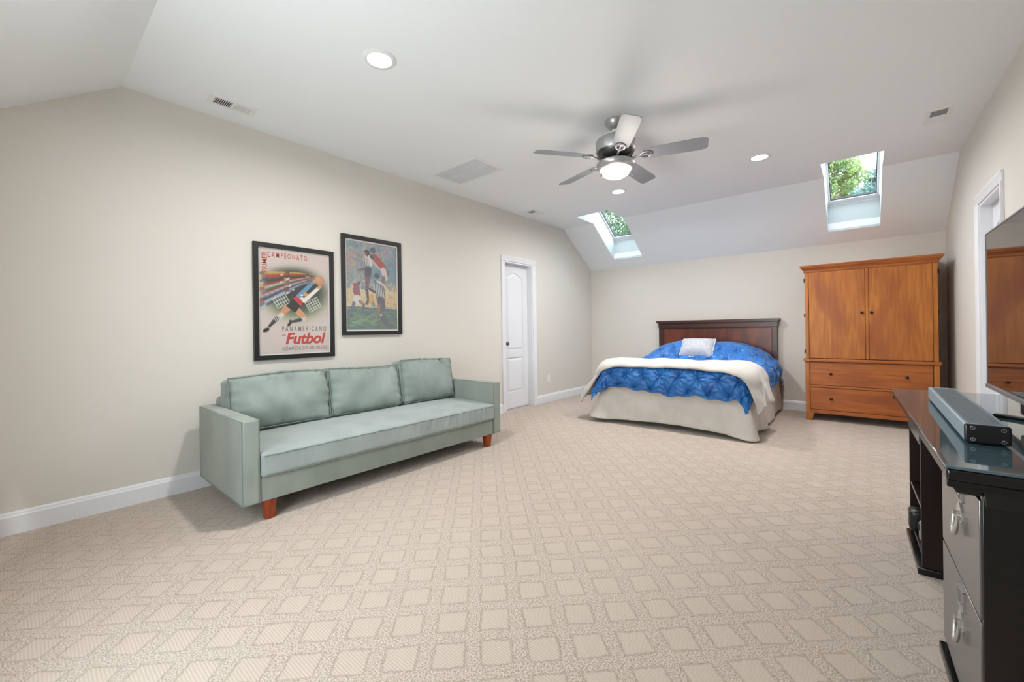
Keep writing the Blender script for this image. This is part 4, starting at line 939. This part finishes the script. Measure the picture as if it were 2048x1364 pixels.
# soundbar ------------------------------------------------------------
p0, p1 = Vector((.226, 1.735)), Vector((.236, 2.66)); v_ = p1-p0; L_ = v_.length
sbr = math.atan2(-v_.x, v_.y)
snd = thing('soundbar', 'long grey perforated soundbar with a black end cap on the desk', 'soundbar', (p0.x, p0.y, DZ), sbr)
SW, SH = .088, .052
b = B(); b.box(0, SW, .008, L_, .006, SH+.004); obj('soundbar_body', b, 'soundbar', snd, bevel=.004)
# perforations of the top grille: flat black diamonds laid on the top for the shade inside the holes
b = B(); nxh, nyh = 10, 100
for i in range(nxh):
    for j in range(nyh):
        x = .010+(SW-.020)*(i+.5*(j % 2)+.25)/nxh; y = .02+(L_-.04)*j/nyh; s_ = .0030
        b.add([(x-s_, y, SH+.0044), (x, y-s_*1.1, SH+.0044), (x+s_, y, SH+.0044), (x, y+s_*1.1, SH+.0044)], [(0, 1, 2, 3)])
o = obj('grille_holes', b, 'black_plastic', snd); o['kind'] = 'stuff'
b = B(); b.box(-.0005, SW+.0005, -.002, .008, .004, SH+.0045); ec = obj('end_cap', b, 'black_plastic', snd, bevel=.008, seg=3)
b = B()
for x, z in ((.016, SH-.006), (.074, SH-.006), (.016, .014), (.074, .014)):
    b.tube([(x+.0045*math.cos(2*math.pi*k/12), -.0024, z+.0045*math.sin(2*math.pi*k/12)) for k in range(12)], .0008, 5, closed=True); b.box(x-.0006, x+.0006, -.0032, -.002, z-.001, z+.0055)
obj('cap_screws', b, 'silver', ec)
b = B(); b.box(.01, SW-.01, .03, .09, 0, .006).box(.01, SW-.01, L_-.09, L_-.03, 0, .006); obj('rubber_foot', b, 'black_plastic', snd, bevel=.001)

# television ------------------------------------------------------------
TX, TY0, TY1, TZ0, TZ1 = .40, 1.44, 2.56, .838, 1.466
tv = thing('television', 'flat-screen television reflecting the armoire, standing on the black desk', 'television', (TX, (TY0+TY1)/2, DZ), 0)
hw = (TY1-TY0)/2; z0, z1 = TZ0-DZ, TZ1-DZ
b = B(); b.box(.004, .05, -hw+.004, hw-.004, z0+.004, z1-.004); obj('tv_back', b, 'black_plastic', tv, bevel=.01)
b = B(); b.box(-.002, .010, -hw, -hw+.006, z0, z1).box(-.002, .010, hw-.006, hw, z0, z1).box(-.002, .010, -hw+.006, hw-.006, z1-.006, z1).box(-.006, .012, -hw+.006, hw-.006, z0, z0+.014)
obj('bezel', b, 'silver', tv, bevel=.001)
b = B(); b.box(.0, .004, -hw+.006, hw-.006, z0+.014, z1-.006); obj('screen', b, 'screen', tv)
def blade(pts, wdt, th_):
    n = len(pts); b = B(); v = []
    for i, p in enumerate(pts):
        p = Vector(p); t_ = (Vector(pts[min(i+1, n-1)])-Vector(pts[max(i-1, 0)])).normalized(); s_ = t_.cross(Vector((0, 0, 1))).normalized()*wdt[i]
        v += [p-s_, p+s_, p+s_+Vector((0, 0, th_)), p-s_+Vector((0, 0, th_))]
    f = [(i*4+k, i*4+(k+1) % 4, (i+1)*4+(k+1) % 4, (i+1)*4+k) for i in range(n-1) for k in range(4)]+[(0, 1, 2, 3), (n*4-1, n*4-2, n*4-3, n*4-4)]
    return b.add(v, f)
for s_ in (1, -1):
    pts = [(.10-.125*(i/12)**1.4-.0, s_*(.16+.14*(i/12)), .0+(.0 if i > 3 else .0)+.045*max(0, 1-i/5)**2) for i in range(13)]
    obj('stand_foot', blade(pts, [.02-.010*i/12 for i in range(13)], .012), 'black_plastic', tv, bevel=.003)
b = B(); b.box(.01, .045, -.16, .16, .035, z0+.02); b.box(.04, .11, -.17, .17, .035, .05); obj('stand_neck', b, 'black_plastic', tv, bevel=.004)

# trees outside the skylights ------------------------------------------------------------
def tree(name, label, c, rad, n, mt, ls, seed, trunk=True, h0=0., blobs=40, flat=.8):
    r_ = np.random.default_rng(seed); t = thing(name, label, 'tree', (c[0], c[1], h0))
    cs = r_.normal(size=(blobs, 3)); cs /= np.linalg.norm(cs, axis=1, keepdims=True); cs *= (r_.uniform(.25, 1, (blobs, 1))**.5)*rad*np.array([1, 1, flat]); br = r_.uniform(.14, .30, blobs)*rad
    k = r_.integers(blobs, size=n); d = r_.normal(size=(n, 3)); d /= np.linalg.norm(d, axis=1, keepdims=True)
    P = cs[k]+d*br[k][:, None]*r_.uniform(.5, 1, (n, 1)); P[:, 2] += c[2]-h0
    a = r_.normal(size=(n, 3)); a /= np.linalg.norm(a, axis=1, keepdims=True); e_ = np.cross(a, r_.normal(size=(n, 3))); e_ /= np.linalg.norm(e_, axis=1, keepdims=True)
    s_ = ls*r_.uniform(.6, 1.4, (n, 1)); V = np.stack([P-a*s_, P+e_*s_*.45, P+a*s_, P-e_*s_*.45], 1).reshape(-1, 3)
    me = bpy.data.meshes.new('foliage'); me.from_pydata(V.tolist(), [], np.arange(4*n).reshape(n, 4).tolist()); me.materials.append(M[mt])
    o = bpy.data.objects.new('foliage', me); COL.objects.link(o); o.parent = t; o['kind'] = 'stuff'
    b = B(); H_ = c[2]-h0
    b.tube([(0, 0, 0), (.1, 0, H_*.4), (0, .1, H_*.8), (0, 0, H_+rad*.3)], [.26, .2, .12, .04], 10)
    for i in range(min(10, blobs)):
        q = cs[i]; b.tube([(0, 0, H_*.7), (q[0]*.4, q[1]*.4, H_*.9+q[2]*.3), (q[0], q[1], H_+q[2])], [.10, .06, .02], 6)
    obj('trunk', b, 'bark', t, smooth=True); return t
GZ = -3.0
tree('leafy_tree', 'bright yellow-green tree seen through the right skylight', (-1.7, 26.5, 8.6), 2.0, 24000, 'leaf_light', .075, 3, h0=GZ, blobs=80)
tree('leafy_tree', 'blue-green tree behind the bright one through the right skylight', (1.1, 31.5, 8.0), 2.3, 20000, 'leaf_blue', .085, 8, h0=GZ, blobs=60)
tree('evergreen_tree', 'dense dark green tree filling the left skylight', (-12.4, 27, 8.2), 3.4, 42000, 'leaf_dark', .085, 5, h0=GZ, blobs=130)
b = B(); b.box(-40, 40, 9, 60, GZ-.2, GZ); gm = mottled('lawn', S(70, 96, 52), S(96, 120, 66), 3); o = struct('ground', b, gm)
